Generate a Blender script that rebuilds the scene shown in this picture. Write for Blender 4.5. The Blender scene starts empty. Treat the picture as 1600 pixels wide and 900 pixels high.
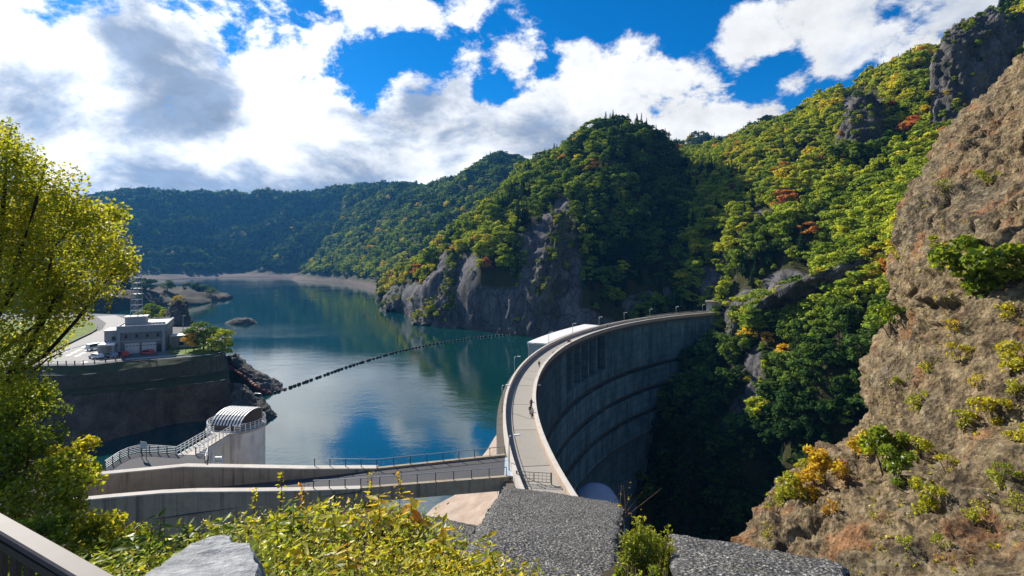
import bpy, bmesh, math, random
import numpy as np
from mathutils import Vector, Matrix, Euler
from mathutils.bvhtree import BVHTree
random.seed(7); RNG = np.random.default_rng(7)
S = bpy.context.scene; COL = S.collection
PI = math.pi; rad = math.radians

# ------------------------------------------------------------------ camera, sky, sun, exposure
F = 800.0; CX, HY = 800.0, 405.0            # focal length and horizon in photograph pixels (1600 wide)
def P(px, py, d): return Vector(((px-CX)/F*d, d, (HY-py)/F*d))
def PZ(px, py, z):
    d = F*z/(HY-py); return Vector(((px-CX)/F*d, d, z))
cd = bpy.data.cameras.new('camera'); cam = bpy.data.objects.new('camera', cd); COL.objects.link(cam)
cam.rotation_euler = (PI/2, 0, 0); cd.sensor_width = 36; cd.lens = 18; cd.shift_y = -45/1600
cd.clip_start = .05; cd.clip_end = 9000; S.camera = cam
SUN_AZ, SUN_EL = rad(-44), rad(33)
SD = Vector((math.sin(SUN_AZ)*math.cos(SUN_EL), math.cos(SUN_AZ)*math.cos(SUN_EL), math.sin(SUN_EL)))
sl = bpy.data.lights.new('sun', 'SUN'); so = bpy.data.objects.new('sun', sl); COL.objects.link(so)
sl.energy = 5.0; sl.angle = rad(.5); sl.color = (1, .93, .82)
so.rotation_euler = SD.to_track_quat('Z', 'Y').to_euler(); so.location = SD*400
S.view_settings.view_transform = 'Standard'; S.view_settings.look = 'None'; S.view_settings.gamma = 1; S.view_settings.exposure = .8
S.render.engine = 'CYCLES'
cy = S.cycles; cy.max_bounces = 6; cy.diffuse_bounces = 2; cy.glossy_bounces = 2; cy.transmission_bounces = 3
cy.transparent_max_bounces = 4; cy.volume_bounces = 0; cy.use_denoising = True; cy.caustics_reflective = False; cy.caustics_refractive = False
try: cy.denoiser = 'OPENIMAGEDENOISE'
except Exception: pass

class NT:
    """small node-tree builder"""
    def __init__(s, t): s.t = t; s.n = t.nodes; s.l = t.links; s.n.clear()
    def new(s, typ, **kw):
        o = s.n.new(typ)
        for k, v in kw.items(): setattr(o, k, v)
        return o
    def put(s, sock, v):
        if isinstance(v, bpy.types.NodeSocket): s.l.new(v, sock)
        elif isinstance(v, (tuple, list)) and len(v) == 3 and sock.type == 'RGBA': sock.default_value = (*v, 1)
        else: sock.default_value = v
    def m(s, op, a, b=None, c=None, clamp=False):
        o = s.new('ShaderNodeMath', operation=op, use_clamp=clamp)
        for i, v in enumerate((a, b, c)):
            if v is not None: s.put(o.inputs[i], v)
        return o.outputs[0]
    def vm(s, op, a, b=None, sc=None):
        o = s.new('ShaderNodeVectorMath', operation=op); s.put(o.inputs[0], a)
        if b is not None: s.put(o.inputs[1], b)
        if sc is not None: s.put(o.inputs['Scale'], sc)
        return o.outputs['Value' if op in ('DOT_PRODUCT', 'LENGTH', 'DISTANCE') else 'Vector']
    def noise(s, vec, scale, detail=4, rough=.55, dist=0, out='Fac'):
        o = s.new('ShaderNodeTexNoise'); 
        if vec is not None: s.put(o.inputs['Vector'], vec)
        o.inputs['Scale'].default_value = scale; o.inputs['Detail'].default_value = detail
        o.inputs['Roughness'].default_value = rough; o.inputs['Distortion'].default_value = dist
        return o.outputs[out]
    def vor(s, vec, scale, feature='F1', out='Distance', rnd=1):
        o = s.new('ShaderNodeTexVoronoi', feature=feature); s.put(o.inputs['Vector'], vec); o.inputs['Scale'].default_value = scale
        o.inputs['Randomness'].default_value = rnd
        return o.outputs[out]
    def ss(s, v, a, b, lo=0., hi=1.):
        o = s.new('ShaderNodeMapRange', interpolation_type='SMOOTHSTEP'); s.put(o.inputs[0], v)
        for i, q in enumerate((a, b, lo, hi)): o.inputs[i+1].default_value = q
        return o.outputs[0]
    def mix(s, f, a, b, blend='MIX'):
        o = s.new('ShaderNodeMix', data_type='RGBA', blend_type=blend); s.put(o.inputs[0], f); s.put(o.inputs[6], a); s.put(o.inputs[7], b)
        return o.outputs[2]
    def ramp(s, f, pts, interp='LINEAR'):
        o = s.new('ShaderNodeValToRGB'); o.color_ramp.interpolation = interp; e = o.color_ramp.elements
        while len(e) < len(pts): e.new(.5)
        for i, (p, c) in enumerate(pts): e[i].position = p; e[i].color = (*c, 1)
        s.put(o.inputs[0], f); return o.outputs[0]
    def mapping(s, vec, scale=(1, 1, 1), rot=(0, 0, 0)):
        o = s.new('ShaderNodeMapping'); s.put(o.inputs[0], vec); o.inputs['Scale'].default_value = scale; o.inputs['Rotation'].default_value = rot
        return o.outputs[0]
    def bump(s, h, strength=.5, dist=.1):
        o = s.new('ShaderNodeBump'); s.put(o.inputs['Height'], h); s.put(o.inputs['Strength'], strength); o.inputs['Distance'].default_value = dist
        return o.outputs[0]
    def attr(s, name, typ='GEOMETRY', out='Fac'):
        o = s.new('ShaderNodeAttribute', attribute_name=name, attribute_type=typ); return o.outputs[out]

# world: daylight sky and broken cloud, laid out by direction
W = bpy.data.worlds.new('World'); S.world = W; W.use_nodes = True
t = NT(W.node_tree)
D = t.vm('NORMALIZE', t.new('ShaderNodeTexCoord').outputs['Generated'])
sky = t.new('ShaderNodeTexSky', sky_type='NISHITA'); sky.sun_disc = False; sky.sun_elevation = SUN_EL; sky.sun_rotation = SUN_AZ % (2*PI)
sky.altitude = 900; sky.air_density = 1.0; sky.dust_density = .25; sky.ozone_density = 3.0
sp = t.new('ShaderNodeSeparateXYZ'); t.put(sp.inputs[0], D)
zz = t.m('ADD', t.m('MAXIMUM', sp.outputs[2], 0), .5)
pl = t.new('ShaderNodeCombineXYZ'); t.put(pl.inputs[0], t.m('DIVIDE', sp.outputs[0], zz)); t.put(pl.inputs[1], t.m('DIVIDE', sp.outputs[1], zz))
pv = pl.outputs[0]
n1 = t.noise(pv, 5.0, 12, .64, .15)
n5 = t.noise(t.vm('ADD', pv, (3.3, .1, 9)), 9., 9, .62, .3)
n3 = t.noise(t.vm('ADD', pv, (1.3, 12.1, 4)), 2.6, 7, .58, .3)
n4 = t.noise(t.vm('ADD', pv, (5.3, 2.1, 1)), .55, 3, .5)
def blob(px, py, r, a):
    v = Vector(((px-CX)/F, 1, (HY-py)/F)).normalized(); k = 1/(1-math.cos(math.atan(r/F)))
    return t.m('MULTIPLY', t.m('EXPONENT', t.m('MULTIPLY', t.m('SUBTRACT', t.vm('DOT_PRODUCT', D, tuple(v)), 1), k)), a)
def blobs(base, L):
    for b in L: base = t.m('ADD', base, blob(*b))
    return base
dens = blobs(t.m('ADD', t.m('MULTIPLY', t.m('SUBTRACT', n1, .5), 2.3), .325), [(100, 100, 260, 0.36), (350, 250, 260, 0.22), (700, 260, 200, 0.45), (1000, 240, 160, 0.44), (1250, 230, 120, 0.45), (1500, 60, 140, 0.55), (350, -10, 40, -0.07), (465, 20, 36, -0.3), (560, 20, 60, 0.34), (640, 15, 45, 0.43), (720, 20, 45, 0.18), (800, 20, 50, -0.16), (850, 85, 55, 0.25), (920, 20, 70, -0.44), (1040, 20, 80, -0.13), (1160, 0, 80, -0.36), (1180, 60, 50, 0.98), (1250, 45, 45, -0.49), (1300, 15, 50, 0.65), (1400, 10, 60, -0.55), (372, 75, 28, -0.25), (480, 90, 60, 0.11), (600, 85, 45, -0.51), (680, 80, 45, -0.65), (570, 125, 40, -0.34), (640, 120, 32, 0.1), (740, 110, 50, 0.28), (800, 90, 40, 0.22), (770, 142, 30, -0.48), (860, 115, 26, -0.32), (912, 75, 30, 0.32), (990, 70, 45, 0.25), (960, 140, 70, 0.11), (1070, 100, 40, 0.15), (1130, 115, 50, -0.31), (1190, 115, 40, -0.61), (1235, 90, 25, -0.27), (1240, 128, 20, 0.44), (1298, 100, 28, 0.24), (1350, 125, 36, -0.43), (1270, 155, 36, -0.55), (580, 155, 40, -0.1), (700, 268, 26, -0.22), (1440, 60, 40, -0.14)])
dens = t.m('ADD', dens, t.ss(sp.outputs[2], .38, .12, 0, .26))
dens = t.m('ADD', dens, t.ss(sp.outputs[1], .1, -.5, 0, .13))  # extra cloud added behind the view to whiten the blue fill light
cover = t.m('MULTIPLY', t.ss(dens, .45, .70), t.ss(sp.outputs[2], -.01, .02))
shade = blobs(t.m('ADD', t.m('MULTIPLY', t.m('SUBTRACT', n3, .5), 3.4), t.m('ADD', t.m('MULTIPLY', t.m('SUBTRACT', n5, .5), 1.3), .36)), [
    (190, 40, 50, .26), (250, 95, 50, .22), (310, 120, 55, .26), (350, 180, 50, .34), (250, 170, 50, .14), (60, 140, 60, .1), (60, 130, 70, .38), (120, 170, 60, .25), (150, 270, 150, .36), (400, 285, 130, .38), (560, 260, 80, .22), (620, 210, 70, .38), (700, 235, 90, .25), (830, 215, 60, .35), (930, 200, 60, .35), (520, 280, 90, .3), (1100, 195, 60, .1),
    (120, 90, 60, -.45), (60, 20, 90, -.4), (430, 80, 110, -.6), (150, 200, 70, -.35), (330, 210, 70, -.3), (450, 190, 90, -.5), (580, 15, 90, -.5), (780, 110, 90, -.45), (970, 110, 90, -.4), (1230, 60, 120, -.5), (640, 260, 40, -.3)])
toward = t.m('MULTIPLY', t.m('ADD', t.vm('DOT_PRODUCT', D, tuple(SD)), 1), .5)
grey = t.ss(shade, .05, .95)
lit = t.m('ADD', t.m('MULTIPLY', t.m('POWER', toward, 7), 7.0), 7.2)
lit = t.m('MULTIPLY', lit, t.m('ADD', t.m('ADD', t.m('MULTIPLY', n1, .7), t.m('MULTIPLY', n5, .7)), .30))
white = t.mix(1, (.98, .99, 1), lit, 'MULTIPLY')
ccol = t.mix(t.m('MULTIPLY', grey, .96), white, t.mix(1, (2.3, 3.1, 4.5), t.m('MULTIPLY', t.ss(n4, .3, .7, .85, 1.2), t.m('ADD', t.m('MULTIPLY', n5, 1.3), .4)), 'MULTIPLY'))
hs = t.new('ShaderNodeHueSaturation'); hs.inputs['Saturation'].default_value = 1.12; hs.inputs['Value'].default_value = 1.0; t.put(hs.inputs['Color'], t.mix(1, sky.outputs[0], (.36, .74, 1.08), 'MULTIPLY'))
bg = t.new('ShaderNodeBackground'); bg.inputs['Strength'].default_value = .068
t.put(bg.inputs[0], t.mix(cover, hs.outputs[0], ccol))
t.l.new(bg.outputs[0], t.new('ShaderNodeOutputWorld').inputs[0])

# ------------------------------------------------------------------ helpers
def hash3(ix, iy, iz, seed):
    h = (ix*374761393 + iy*668265263 + iz*2147483647 + seed*1274126177) & 0xffffffff
    h = ((h ^ (h >> 13))*1274126177) & 0xffffffff
    return ((h ^ (h >> 16)) & 0xffff)/65535.
def vnoise(p, seed=0):
    p = np.asarray(p, float); i = np.floor(p).astype(np.int64); f = p-i; f = f*f*f*(f*(f*6-15)+10)
    r = 0
    for dx in (0, 1):
        wx = f[..., 0] if dx else 1-f[..., 0]
        for dy in (0, 1):
            wy = f[..., 1] if dy else 1-f[..., 1]
            for dz in (0, 1):
                wz = f[..., 2] if dz else 1-f[..., 2]
                r = r + wx*wy*wz*hash3(i[..., 0]+dx, i[..., 1]+dy, i[..., 2]+dz, seed)
    return r*2-1
def fbm(p, oct=4, seed=0, gain=.5):
    p = np.asarray(p, float); a = 1; r = 0; tot = 0
    for o in range(oct):
        r = r + a*vnoise(p*(2**o)+o*17.3, seed+o); tot += a; a *= gain
    return r/tot
def ridged(p, oct=4, seed=0):
    p = np.asarray(p, float); a = 1; r = 0; tot = 0
    for o in range(oct):
        r = r + a*(1-2*np.abs(vnoise(p*(2**o)+o*9.1, seed+o))); tot += a; a *= .5
    return r/tot
def link(o, parent=None):
    COL.objects.link(o)
    if parent is not None: o.parent = parent
    return o
def tag(o, label=None, cat=None, group=None, kind=None):
    if label: o['label'] = label
    if cat: o['category'] = cat
    if group: o['group'] = group
    if kind: o['kind'] = kind
    return o
def thing(name, loc, label, cat, rz=0, group=None):
    o = bpy.data.objects.new(name, None); o.location = loc; o.rotation_euler = (0, 0, rz); o.empty_display_size = .2
    link(o); return tag(o, label, cat, group)
def rawmesh(name, verts, faces, mats, smooth=False, attrs=None, midx=None):
    """verts n x 3, faces: list or (m,k) int array"""
    me = bpy.data.meshes.new(name)
    verts = np.asarray(verts, np.float32)
    if isinstance(faces, np.ndarray):
        m, k = faces.shape
        me.vertices.add(len(verts)); me.vertices.foreach_set('co', verts.ravel())
        me.loops.add(m*k); me.loops.foreach_set('vertex_index', faces.astype(np.int32).ravel())
        me.polygons.add(m); me.polygons.foreach_set('loop_start', np.arange(0, m*k, k, dtype=np.int32))
        me.update(calc_edges=True)
    else: me.from_pydata(verts.tolist(), [], faces); me.update()
    for q in (mats if isinstance(mats, (list, tuple)) else [mats]): me.materials.append(q)
    if midx is not None: me.polygons.foreach_set('material_index', np.asarray(midx, np.int32))
    me.polygons.foreach_set('use_smooth', np.full(len(me.polygons), smooth))
    for k, (dom, v) in (attrs or {}).items():
        a = me.attributes.new(k, 'FLOAT', dom); a.data.foreach_set('value', np.asarray(v, np.float32))
    return me
def mob(name, me, parent=None): return link(bpy.data.objects.new(name, me), parent)

class MB:
    """collects boxes, tubes, prisms and lathes into ONE mesh"""
    def __init__(s): s.v = []; s.f = []
    def add(s, v, f):
        b = len(s.v); s.v += [tuple(q) for q in v]; s.f += [[i+b for i in q] for q in f]; return s
    def box(s, c, sz, rz=0, M=None):
        x, y, z = sz[0]/2, sz[1]/2, sz[2]/2
        v = [Vector((sx*x, sy*y, sz_*z)) for sz_ in (-1, 1) for sx, sy in ((-1, -1), (1, -1), (1, 1), (-1, 1))]
        R = M if M is not None else Matrix.Rotation(rz, 3, 'Z'); v = [R @ q + Vector(c) for q in v]
        return s.add(v, [(3, 2, 1, 0), (4, 5, 6, 7), (0, 1, 5, 4), (1, 2, 6, 5), (2, 3, 7, 6), (3, 0, 4, 7)])
    def tube(s, pts, r, n=6, cap=True, up=None):
        pts = [Vector(p) for p in pts]; rs = r if isinstance(r, (list, tuple)) else [r]*len(pts); rings = []
        for i, p in enumerate(pts):
            a = pts[max(i-1, 0)]; b = pts[min(i+1, len(pts)-1)]; d = (b-a).normalized() if (b-a).length > 1e-9 else Vector((0, 0, 1))
            u = d.cross(Vector((0, 0, 1)) if abs(d.z) < .95 else Vector((1, 0, 0))).normalized(); w = d.cross(u)
            rings.append([p + (u*math.cos(2*PI*k/n)+w*math.sin(2*PI*k/n))*rs[i] for k in range(n)])
        v = [q for g in rings for q in g]; f = []
        for i in range(len(rings)-1):
            for k in range(n): f.append((i*n+k, i*n+(k+1) % n, (i+1)*n+(k+1) % n, (i+1)*n+k))
        if cap: f.append(tuple(reversed(range(n)))); f.append(tuple((len(rings)-1)*n+k for k in range(n)))
        return s.add(v, f)
    def beam(s, a, b, w, h):
        """rectangular bar from a to b, w wide, h high, top edges level"""
        a = Vector(a); b = Vector(b); d = (b-a).normalized(); u = d.cross(Vector((0, 0, 1)))
        u = u.normalized() if u.length > 1e-6 else Vector((1, 0, 0)); k = u.cross(d)
        v = [p+u*x*w/2+k*y*h/2 for p in (a, b) for x, y in ((-1, -1), (1, -1), (1, 1), (-1, 1))]
        return s.add(v, [(0, 1, 2, 3), (7, 6, 5, 4), (0, 4, 5, 1), (1, 5, 6, 2), (2, 6, 7, 3), (3, 7, 4, 0)])
    def prism(s, poly, z0, z1):
        n = len(poly); v = [(x, y, z0) for x, y in poly]+[(x, y, z1) for x, y in poly]
        return s.add(v, [tuple(reversed(range(n))), tuple(range(n, 2*n))]+[(i, (i+1) % n, n+(i+1) % n, n+i) for i in range(n)])
    def lathe(s, prof, n=24, c=(0, 0, 0)):
        v = [(c[0]+r*math.cos(2*PI*k/n), c[1]+r*math.sin(2*PI*k/n), c[2]+z) for r, z in prof for k in range(n)]; f = []
        for i in range(len(prof)-1):
            for k in range(n): f.append((i*n+k, i*n+(k+1) % n, (i+1)*n+(k+1) % n, (i+1)*n+k))
        f.append(tuple(reversed(range(n)))); f.append(tuple((len(prof)-1)*n+k for k in range(n)))
        return s.add(v, f)
    def sweep(s, path, prof, closed=False):
        """prof: list of (out, z) closed section; path: list of (point2d, outward2d)"""
        n = len(prof); v = []
        for p, o in path:
            for a, z in prof: v.append((p[0]+o[0]*a, p[1]+o[1]*a, z + (p[2] if len(p) > 2 else 0)))
        f = []
        for i in range(len(path)-1):
            for k in range(n): f.append((i*n+k, i*n+(k+1) % n, (i+1)*n+(k+1) % n, (i+1)*n+k))
        f.append(tuple(reversed(range(n)))); f.append(tuple((len(path)-1)*n+k for k in range(n)))
        return s.add(v, f)
    def mesh(s, name, m, smooth=False, bevel=0):
        me = bpy.data.meshes.new(name); me.from_pydata(s.v, [], s.f); me.materials.append(m)
        bm = bmesh.new(); bm.from_mesh(me); bmesh.ops.recalc_face_normals(bm, faces=bm.faces)
        if bevel: bmesh.ops.bevel(bm, geom=bm.edges[:], offset=bevel, segments=1, affect='EDGES', clamp_overlap=True)
        bm.to_mesh(me); bm.free()
        if smooth: me.polygons.foreach_set('use_smooth', np.ones(len(me.polygons), bool))
        return me
    def build(s, name, m, parent=None, smooth=False, bevel=0): return mob(name, s.mesh(name, m, smooth, bevel), parent)

def cr(Pn, tt):
    """Catmull-Rom through Pn (n, ...) at parameters tt in 0..n-1"""
    Pn = np.asarray(Pn, float); n = len(Pn); tt = np.clip(np.asarray(tt, float), 0, n-1-1e-9); i = tt.astype(int); f = (tt-i).reshape((-1,)+(1,)*(Pn.ndim-1))
    g = lambda k: Pn[np.clip(k, 0, n-1)]
    p0, p1, p2, p3 = g(i-1), g(i), g(i+1), g(i+2)
    return .5*(2*p1+(p2-p0)*f+(2*p0-5*p1+4*p2-p3)*f*f+(3*p1-p0-3*p2+p3)*f**3)
def loft(rows, nu, nv):
    mc = max(len(r) for r in rows)
    G = np.array([cr(np.array([tuple(p) for p in r]), np.linspace(0, len(r)-1, mc)) for r in rows], float)            # R x C x 3
    G = cr(G, np.linspace(0, G.shape[0]-1, nv))
    return np.swapaxes(cr(np.swapaxes(G, 0, 1), np.linspace(0, G.shape[1]-1, nu)), 0, 1)
def grid_normals(G):
    du = np.gradient(G, axis=1); dv = np.gradient(G, axis=0); n = np.cross(du, dv); n /= np.linalg.norm(n, axis=2, keepdims=True)+1e-9
    return n
def grid_mesh(name, G, m, attrs=None, smooth=True):
    nv, nu, _ = G.shape; i = np.arange(nv*nu).reshape(nv, nu)
    f = np.stack([i[:-1, :-1], i[:-1, 1:], i[1:, 1:], i[1:, :-1]], -1).reshape(-1, 4)
    return rawmesh(name, G.reshape(-1, 3), f, m, smooth, {k: ('POINT', v.ravel()) for k, v in (attrs or {}).items()})
def px_of(G): return CX+F*G[..., 0]/np.maximum(G[..., 1], .1), HY-F*G[..., 2]/np.maximum(G[..., 1], .1)
def ell(px, py, L, soft=.35):
    m = np.zeros_like(px)
    for cx, cy_, rx, ry in L:
        q = np.sqrt(((px-cx)/rx)**2+((py-cy_)/ry)**2); m = np.maximum(m, np.clip((1+soft-q)/(2*soft), 0, 1))
    return m
BVHS = []
def bvh_of(me): return BVHTree.FromPolygons([v.co[:] for v in me.vertices], [p.vertices[:] for p in me.polygons])
def hit(px, py, trees=None):
    d = Vector(((px-CX)/F, 1, (HY-py)/F)); best = None
    for b in (trees or BVHS):
        h = b.ray_cast(Vector((0, 0, 0)), d.normalized())
        if h[0] is not None and (best is None or h[3] < best[3]): best = h
    return best
# ------------------------------------------------------------------ materials
M = {}
def material(name):
    m = bpy.data.materials.new(name); m.use_nodes = True; t = NT(m.node_tree); M[name] = m
    out = t.new('ShaderNodeOutputMaterial'); return m, t, out
def principled(t, out, color, rough=.8, normal=None, spec=.3, metal=0, **kw):
    b = t.new('ShaderNodeBsdfPrincipled'); t.put(b.inputs['Base Color'], color); t.put(b.inputs['Roughness'], rough)
    t.put(b.inputs['Specular IOR Level'], spec); t.put(b.inputs['Metallic'], metal)
    if normal is not None: t.put(b.inputs['Normal'], normal)
    for k, v in kw.items(): t.put(b.inputs[k], v)
    t.l.new(b.outputs[0], out.inputs[0]); return b
def simple(name, col, rough=.6, var=.25, scale=3., metal=0, spec=.4, bump=0.):
    m, t, out = material(name); c = t.new('ShaderNodeTexCoord').outputs['Object']
    n = t.noise(c, scale, 5); r = t.new('ShaderNodeObjectInfo').outputs['Random']
    v = t.m('ADD', t.m('MULTIPLY', t.m('SUBTRACT', n, .5), var*2), t.m('ADD', t.m('MULTIPLY', t.m('SUBTRACT', r, .5), var*.5), 1))
    principled(t, out, t.mix(1, col, v, 'MULTIPLY'), rough, t.bump(n, bump, .05) if bump else None, spec, metal); return m
def concrete(name, col, dirt=(.06, .055, .045), stain=.6, scale=1., rough=.9, streak=True):
    m, t, out = material(name); g = t.new('ShaderNodeNewGeometry').outputs['Position']
    n = t.noise(g, .6*scale, 6, .65); n2 = t.noise(g, 9*scale, 4, .6); st = t.noise(t.mapping(g, (1.6*scale, 1.6*scale, .1)), 1, 4, .6)
    nrm = t.new('ShaderNodeSeparateXYZ'); t.put(nrm.inputs[0], t.new('ShaderNodeNewGeometry').outputs['Normal'])
    up = t.m('ABSOLUTE', nrm.outputs[2])
    f = t.ss(n, .42, .75); f2 = t.m('MULTIPLY', t.ss(st, .48, .72), t.m('SUBTRACT', 1, up)) if streak else 0.
    c = t.mix(t.m('MULTIPLY', f, stain*.5), col, dirt); c = t.mix(t.m('MULTIPLY', f2, stain), c, dirt) if streak else c
    r = t.new('ShaderNodeObjectInfo').outputs['Random']
    c = t.mix(1, c, t.m('ADD', t.m('MULTIPLY', t.m('SUBTRACT', n2, .5), .5), t.m('ADD', t.m('MULTIPLY', r, .12), .94)), 'MULTIPLY')
    principled(t, out, c, rough, t.bump(n2, .25, .04), .2); return m
concrete('concrete', (.33, .275, .20), (.08, .065, .045), .7); concrete('pale_concrete', (.52, .48, .42), (.14, .12, .09), .45); concrete('dark_concrete', (.12, .105, .085), (.025, .022, .018), .8)
concrete('road_concrete', (.31, .29, .25), (.2, .18, .15), .35, .8, streak=False); concrete('asphalt', (.085, .085, .09), (.05, .05, .05), .5, .7, streak=False)
concrete('pinkish_concrete', (.46, .34, .26), (.2, .16, .12), .4)
simple('steel', (.5, .5, .48), .4, .15, 2, .6); simple('white_paint', (.78, .78, .76), .5, .1, 2); simple('dark_metal', (.03, .03, .032), .5, .2, 2)
simple('red_paint', (.45, .06, .04), .5, .2, 2); simple('black_paint', (.012, .012, .014), .4); simple('glass', (.02, .03, .04), .08, .1, 2, 0, .8)
simple('rubber', (.02, .02, .02), .9); simple('skin', (.5, .32, .24), .6); simple('dark_cloth', (.025, .025, .03), .9); simple('pale_cloth', (.5, .5, .48), .9)
simple('bark', (.055, .042, .03), .95, .5, 6, bump=.5); simple('dark_bark', (.028, .022, .017), .95, .5, 6, bump=.5); simple('dry_stem', (.16, .10, .05), .9)
simple('bluish_wall', (.30, .36, .38), .8, .12, .6); simple('pale_roof', (.62, .61, .60), .7, .1, .7); simple('sheet_metal', (.62, .63, .65), .35, .12, 1.5, .3)
simple('brown_metal', (.07, .05, .04), .6); simple('tower_white', (.66, .66, .66), .7, .12, .8); simple('silver_paint', (.42, .43, .45), .3, .05, 2, .5)
simple('skylit_concrete', (.28, .36, .48), .8, .2, .5); simple('galvanised', (.34, .36, .37), .45, .15, 3, .7); simple('joint_steel', (.55, .62, .68), .35, .1, 2, .5)  # pale outlet concrete: the blue skylight on it is put into its colour
simple('orange_float', (.24, .06, .045), .7); simple('dark_float', (.045, .03, .03), .6); simple('gate_steel', (.13, .10, .08), .6, .2, 4, .5); simple('rail_paint', (.10, .088, .09), .6, .45, 14, 0, .2)

def leafmat(name, pts, spread=.25, trans=.45, gloss=.0, val=(.6, 1.35)):
    m, t, out = material(name)
    tint = t.attr('tint', 'INSTANCER'); rnd = t.attr('rnd')
    f = t.m('ADD', tint, t.m('MULTIPLY', t.m('SUBTRACT', rnd, .5), spread), clamp=True)
    c = t.ramp(f, pts); r2 = t.m('FRACT', t.m('MULTIPLY', rnd, 7.31))
    c = t.mix(1, c, t.m('ADD', t.m('MULTIPLY', r2, val[1]-val[0]), val[0]), 'MULTIPLY')
    d = t.new('ShaderNodeBsdfDiffuse'); t.put(d.inputs[0], c); tr = t.new('ShaderNodeBsdfTranslucent')
    t.put(tr.inputs[0], t.mix(1, c, (1.25, 1.15, .6), 'MULTIPLY'))
    x = t.new('ShaderNodeMixShader'); x.inputs[0].default_value = trans; t.l.new(d.outputs[0], x.inputs[1]); t.l.new(tr.outputs[0], x.inputs[2]); o = x.outputs[0]
    if gloss:
        g = t.new('ShaderNodeBsdfGlossy'); g.inputs['Roughness'].default_value = .38; y = t.new('ShaderNodeMixShader'); y.inputs[0].default_value = gloss
        t.l.new(o, y.inputs[1]); t.l.new(g.outputs[0], y.inputs[2]); o = y.outputs[0]
    t.l.new(o, out.inputs[0]); return m
AUT = [(0, (.012, .030, .014)), (.18, (.026, .058, .016)), (.36, (.065, .105, .018)), (.52, (.135, .18, .020)), (.66, (.24, .25, .022)), (.80, (.38, .27, .025)), (.9, (.36, .15, .03)), (1, (.20, .06, .035))]
BRT = [(0, (.02, .05, .015)), (.2, (.07, .13, .02)), (.38, (.17, .25, .025)), (.52, (.33, .37, .03)), (.66, (.50, .45, .035)), (.78, (.62, .42, .03)), (.9, (.48, .20, .04)), (1, (.22, .06, .04))]
leafmat('forest_leaves', [(q, tuple(c*(1.1+.9*min(1, max(0, (q-.12)/.3))) for c in col)) for q, col in AUT], .16, .35, val=(.5, 1.5)); leafmat('near_leaves', BRT, .22, .6, .02); leafmat('gloss_leaves', BRT, .5, .45, .02, (.5, 1.5))
leafmat('yellow_leaves', BRT, .2, .5, .02)

def rockmat(name, c1, c2, c3, scale=.12, moss=.25, fine=1.):
    m, t, out = material(name); g = t.new('ShaderNodeNewGeometry').outputs['Position']; v = t.mapping(g, (1, 1, .45))
    n = t.noise(v, scale, 8, .62, .4); n2 = t.noise(g, scale*9*fine, 7, .7); n3 = t.noise(g, scale*.5, 4); cr_ = t.vor(t.vm('ADD', v, t.noise(g, scale*3, 3, out='Color')), scale*4, 'DISTANCE_TO_EDGE')
    c = t.ramp(n, [(.3, c1), (.5, c2), (.72, c3)]); c = t.mix(t.m('MULTIPLY', t.ss(n2, .35, .7), .55), c, t.mix(1, c, (.4, .4, .42), 'MULTIPLY'))
    c = t.mix(t.m('MULTIPLY', t.ss(cr_, .05, 0), .5), c, (.03, .027, .024)); c = t.mix(t.m('MULTIPLY', t.ss(n3, .55, .68), moss), c, (.12, .12, .04))
    h = t.m('ADD', t.m('MULTIPLY', n2, .6), t.m('ADD', n, t.m('MULTIPLY', t.ss(cr_, 0, .12), .5)))
    principled(t, out, c, .95, t.bump(h, .9, .35/scale*.12), .15); return m
rockmat('sprayed_rock', (.05, .036, .026), (.12, .087, .06), (.19, .145, .105), .22, .1)
rockmat('grey_rock', (.036, .034, .031), (.09, .084, .077), (.18, .165, .15), .09, .25)
def cliffmat():
    m, t, out = material('brown_rock'); g = t.new('ShaderNodeNewGeometry').outputs['Position']
    big = t.noise(g, .11, 6, .6, .5); n = t.noise(g, .8, 9, .72); gs = t.mapping(g, (1.7, 1., 1.7), (.0, .75, .3)); st = t.vor(t.vm('ADD', gs, t.vm('SCALE', t.noise(g, 1.1, 4, out='Color'), sc=1.2)), 1.6, out='Color')
    sg = t.vor(g, 3.4); n3 = t.noise(t.vm('ADD', g, (31, 7, 3)), .16, 5, .6); cs = t.new('ShaderNodeSeparateXYZ'); t.put(cs.inputs[0], st)
    c = t.ramp(n, [(.28, (.03, .022, .016)), (.43, (.14, .10, .055)), (.56, (.245, .185, .105)), (.76, (.37, .30, .195))])
    c = t.mix(t.m('MULTIPLY', t.ss(big, .5, .62), .7), c, t.mix(1, c, (.72, .80, .92), 'MULTIPLY'))
    c = t.mix(t.m('MULTIPLY', t.ss(n3, .55, .66), .65), c, (.27, .12, .05)); c = t.mix(.55, c, t.mix(1, c, t.m('ADD', t.m('MULTIPLY', cs.outputs[0], 1.1), .42), 'MULTIPLY')); cv = t.noise(t.mapping(g, (1, 1, .6), (.3, .5, 0)), .55, 6, .68, .8); c = t.mix(t.m('MULTIPLY', t.ss(cv, .47, .36), .75), c, (.035, .028, .022))
    li = t.noise(t.vm('ADD', g, (3, 71, 13)), .5, 8, .75); c = t.mix(t.m('MULTIPLY', t.ss(li, .62, .68), .75), c, (.30, .31, .14))
    h = t.m('ADD', t.m('MULTIPLY', n, 1.1), t.m('ADD', t.m('MULTIPLY', cs.outputs[0], .35), t.m('MULTIPLY', sg, .3)))
    principled(t, out, c, .95, t.bump(h, 1., .5), .15)
cliffmat()
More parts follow.
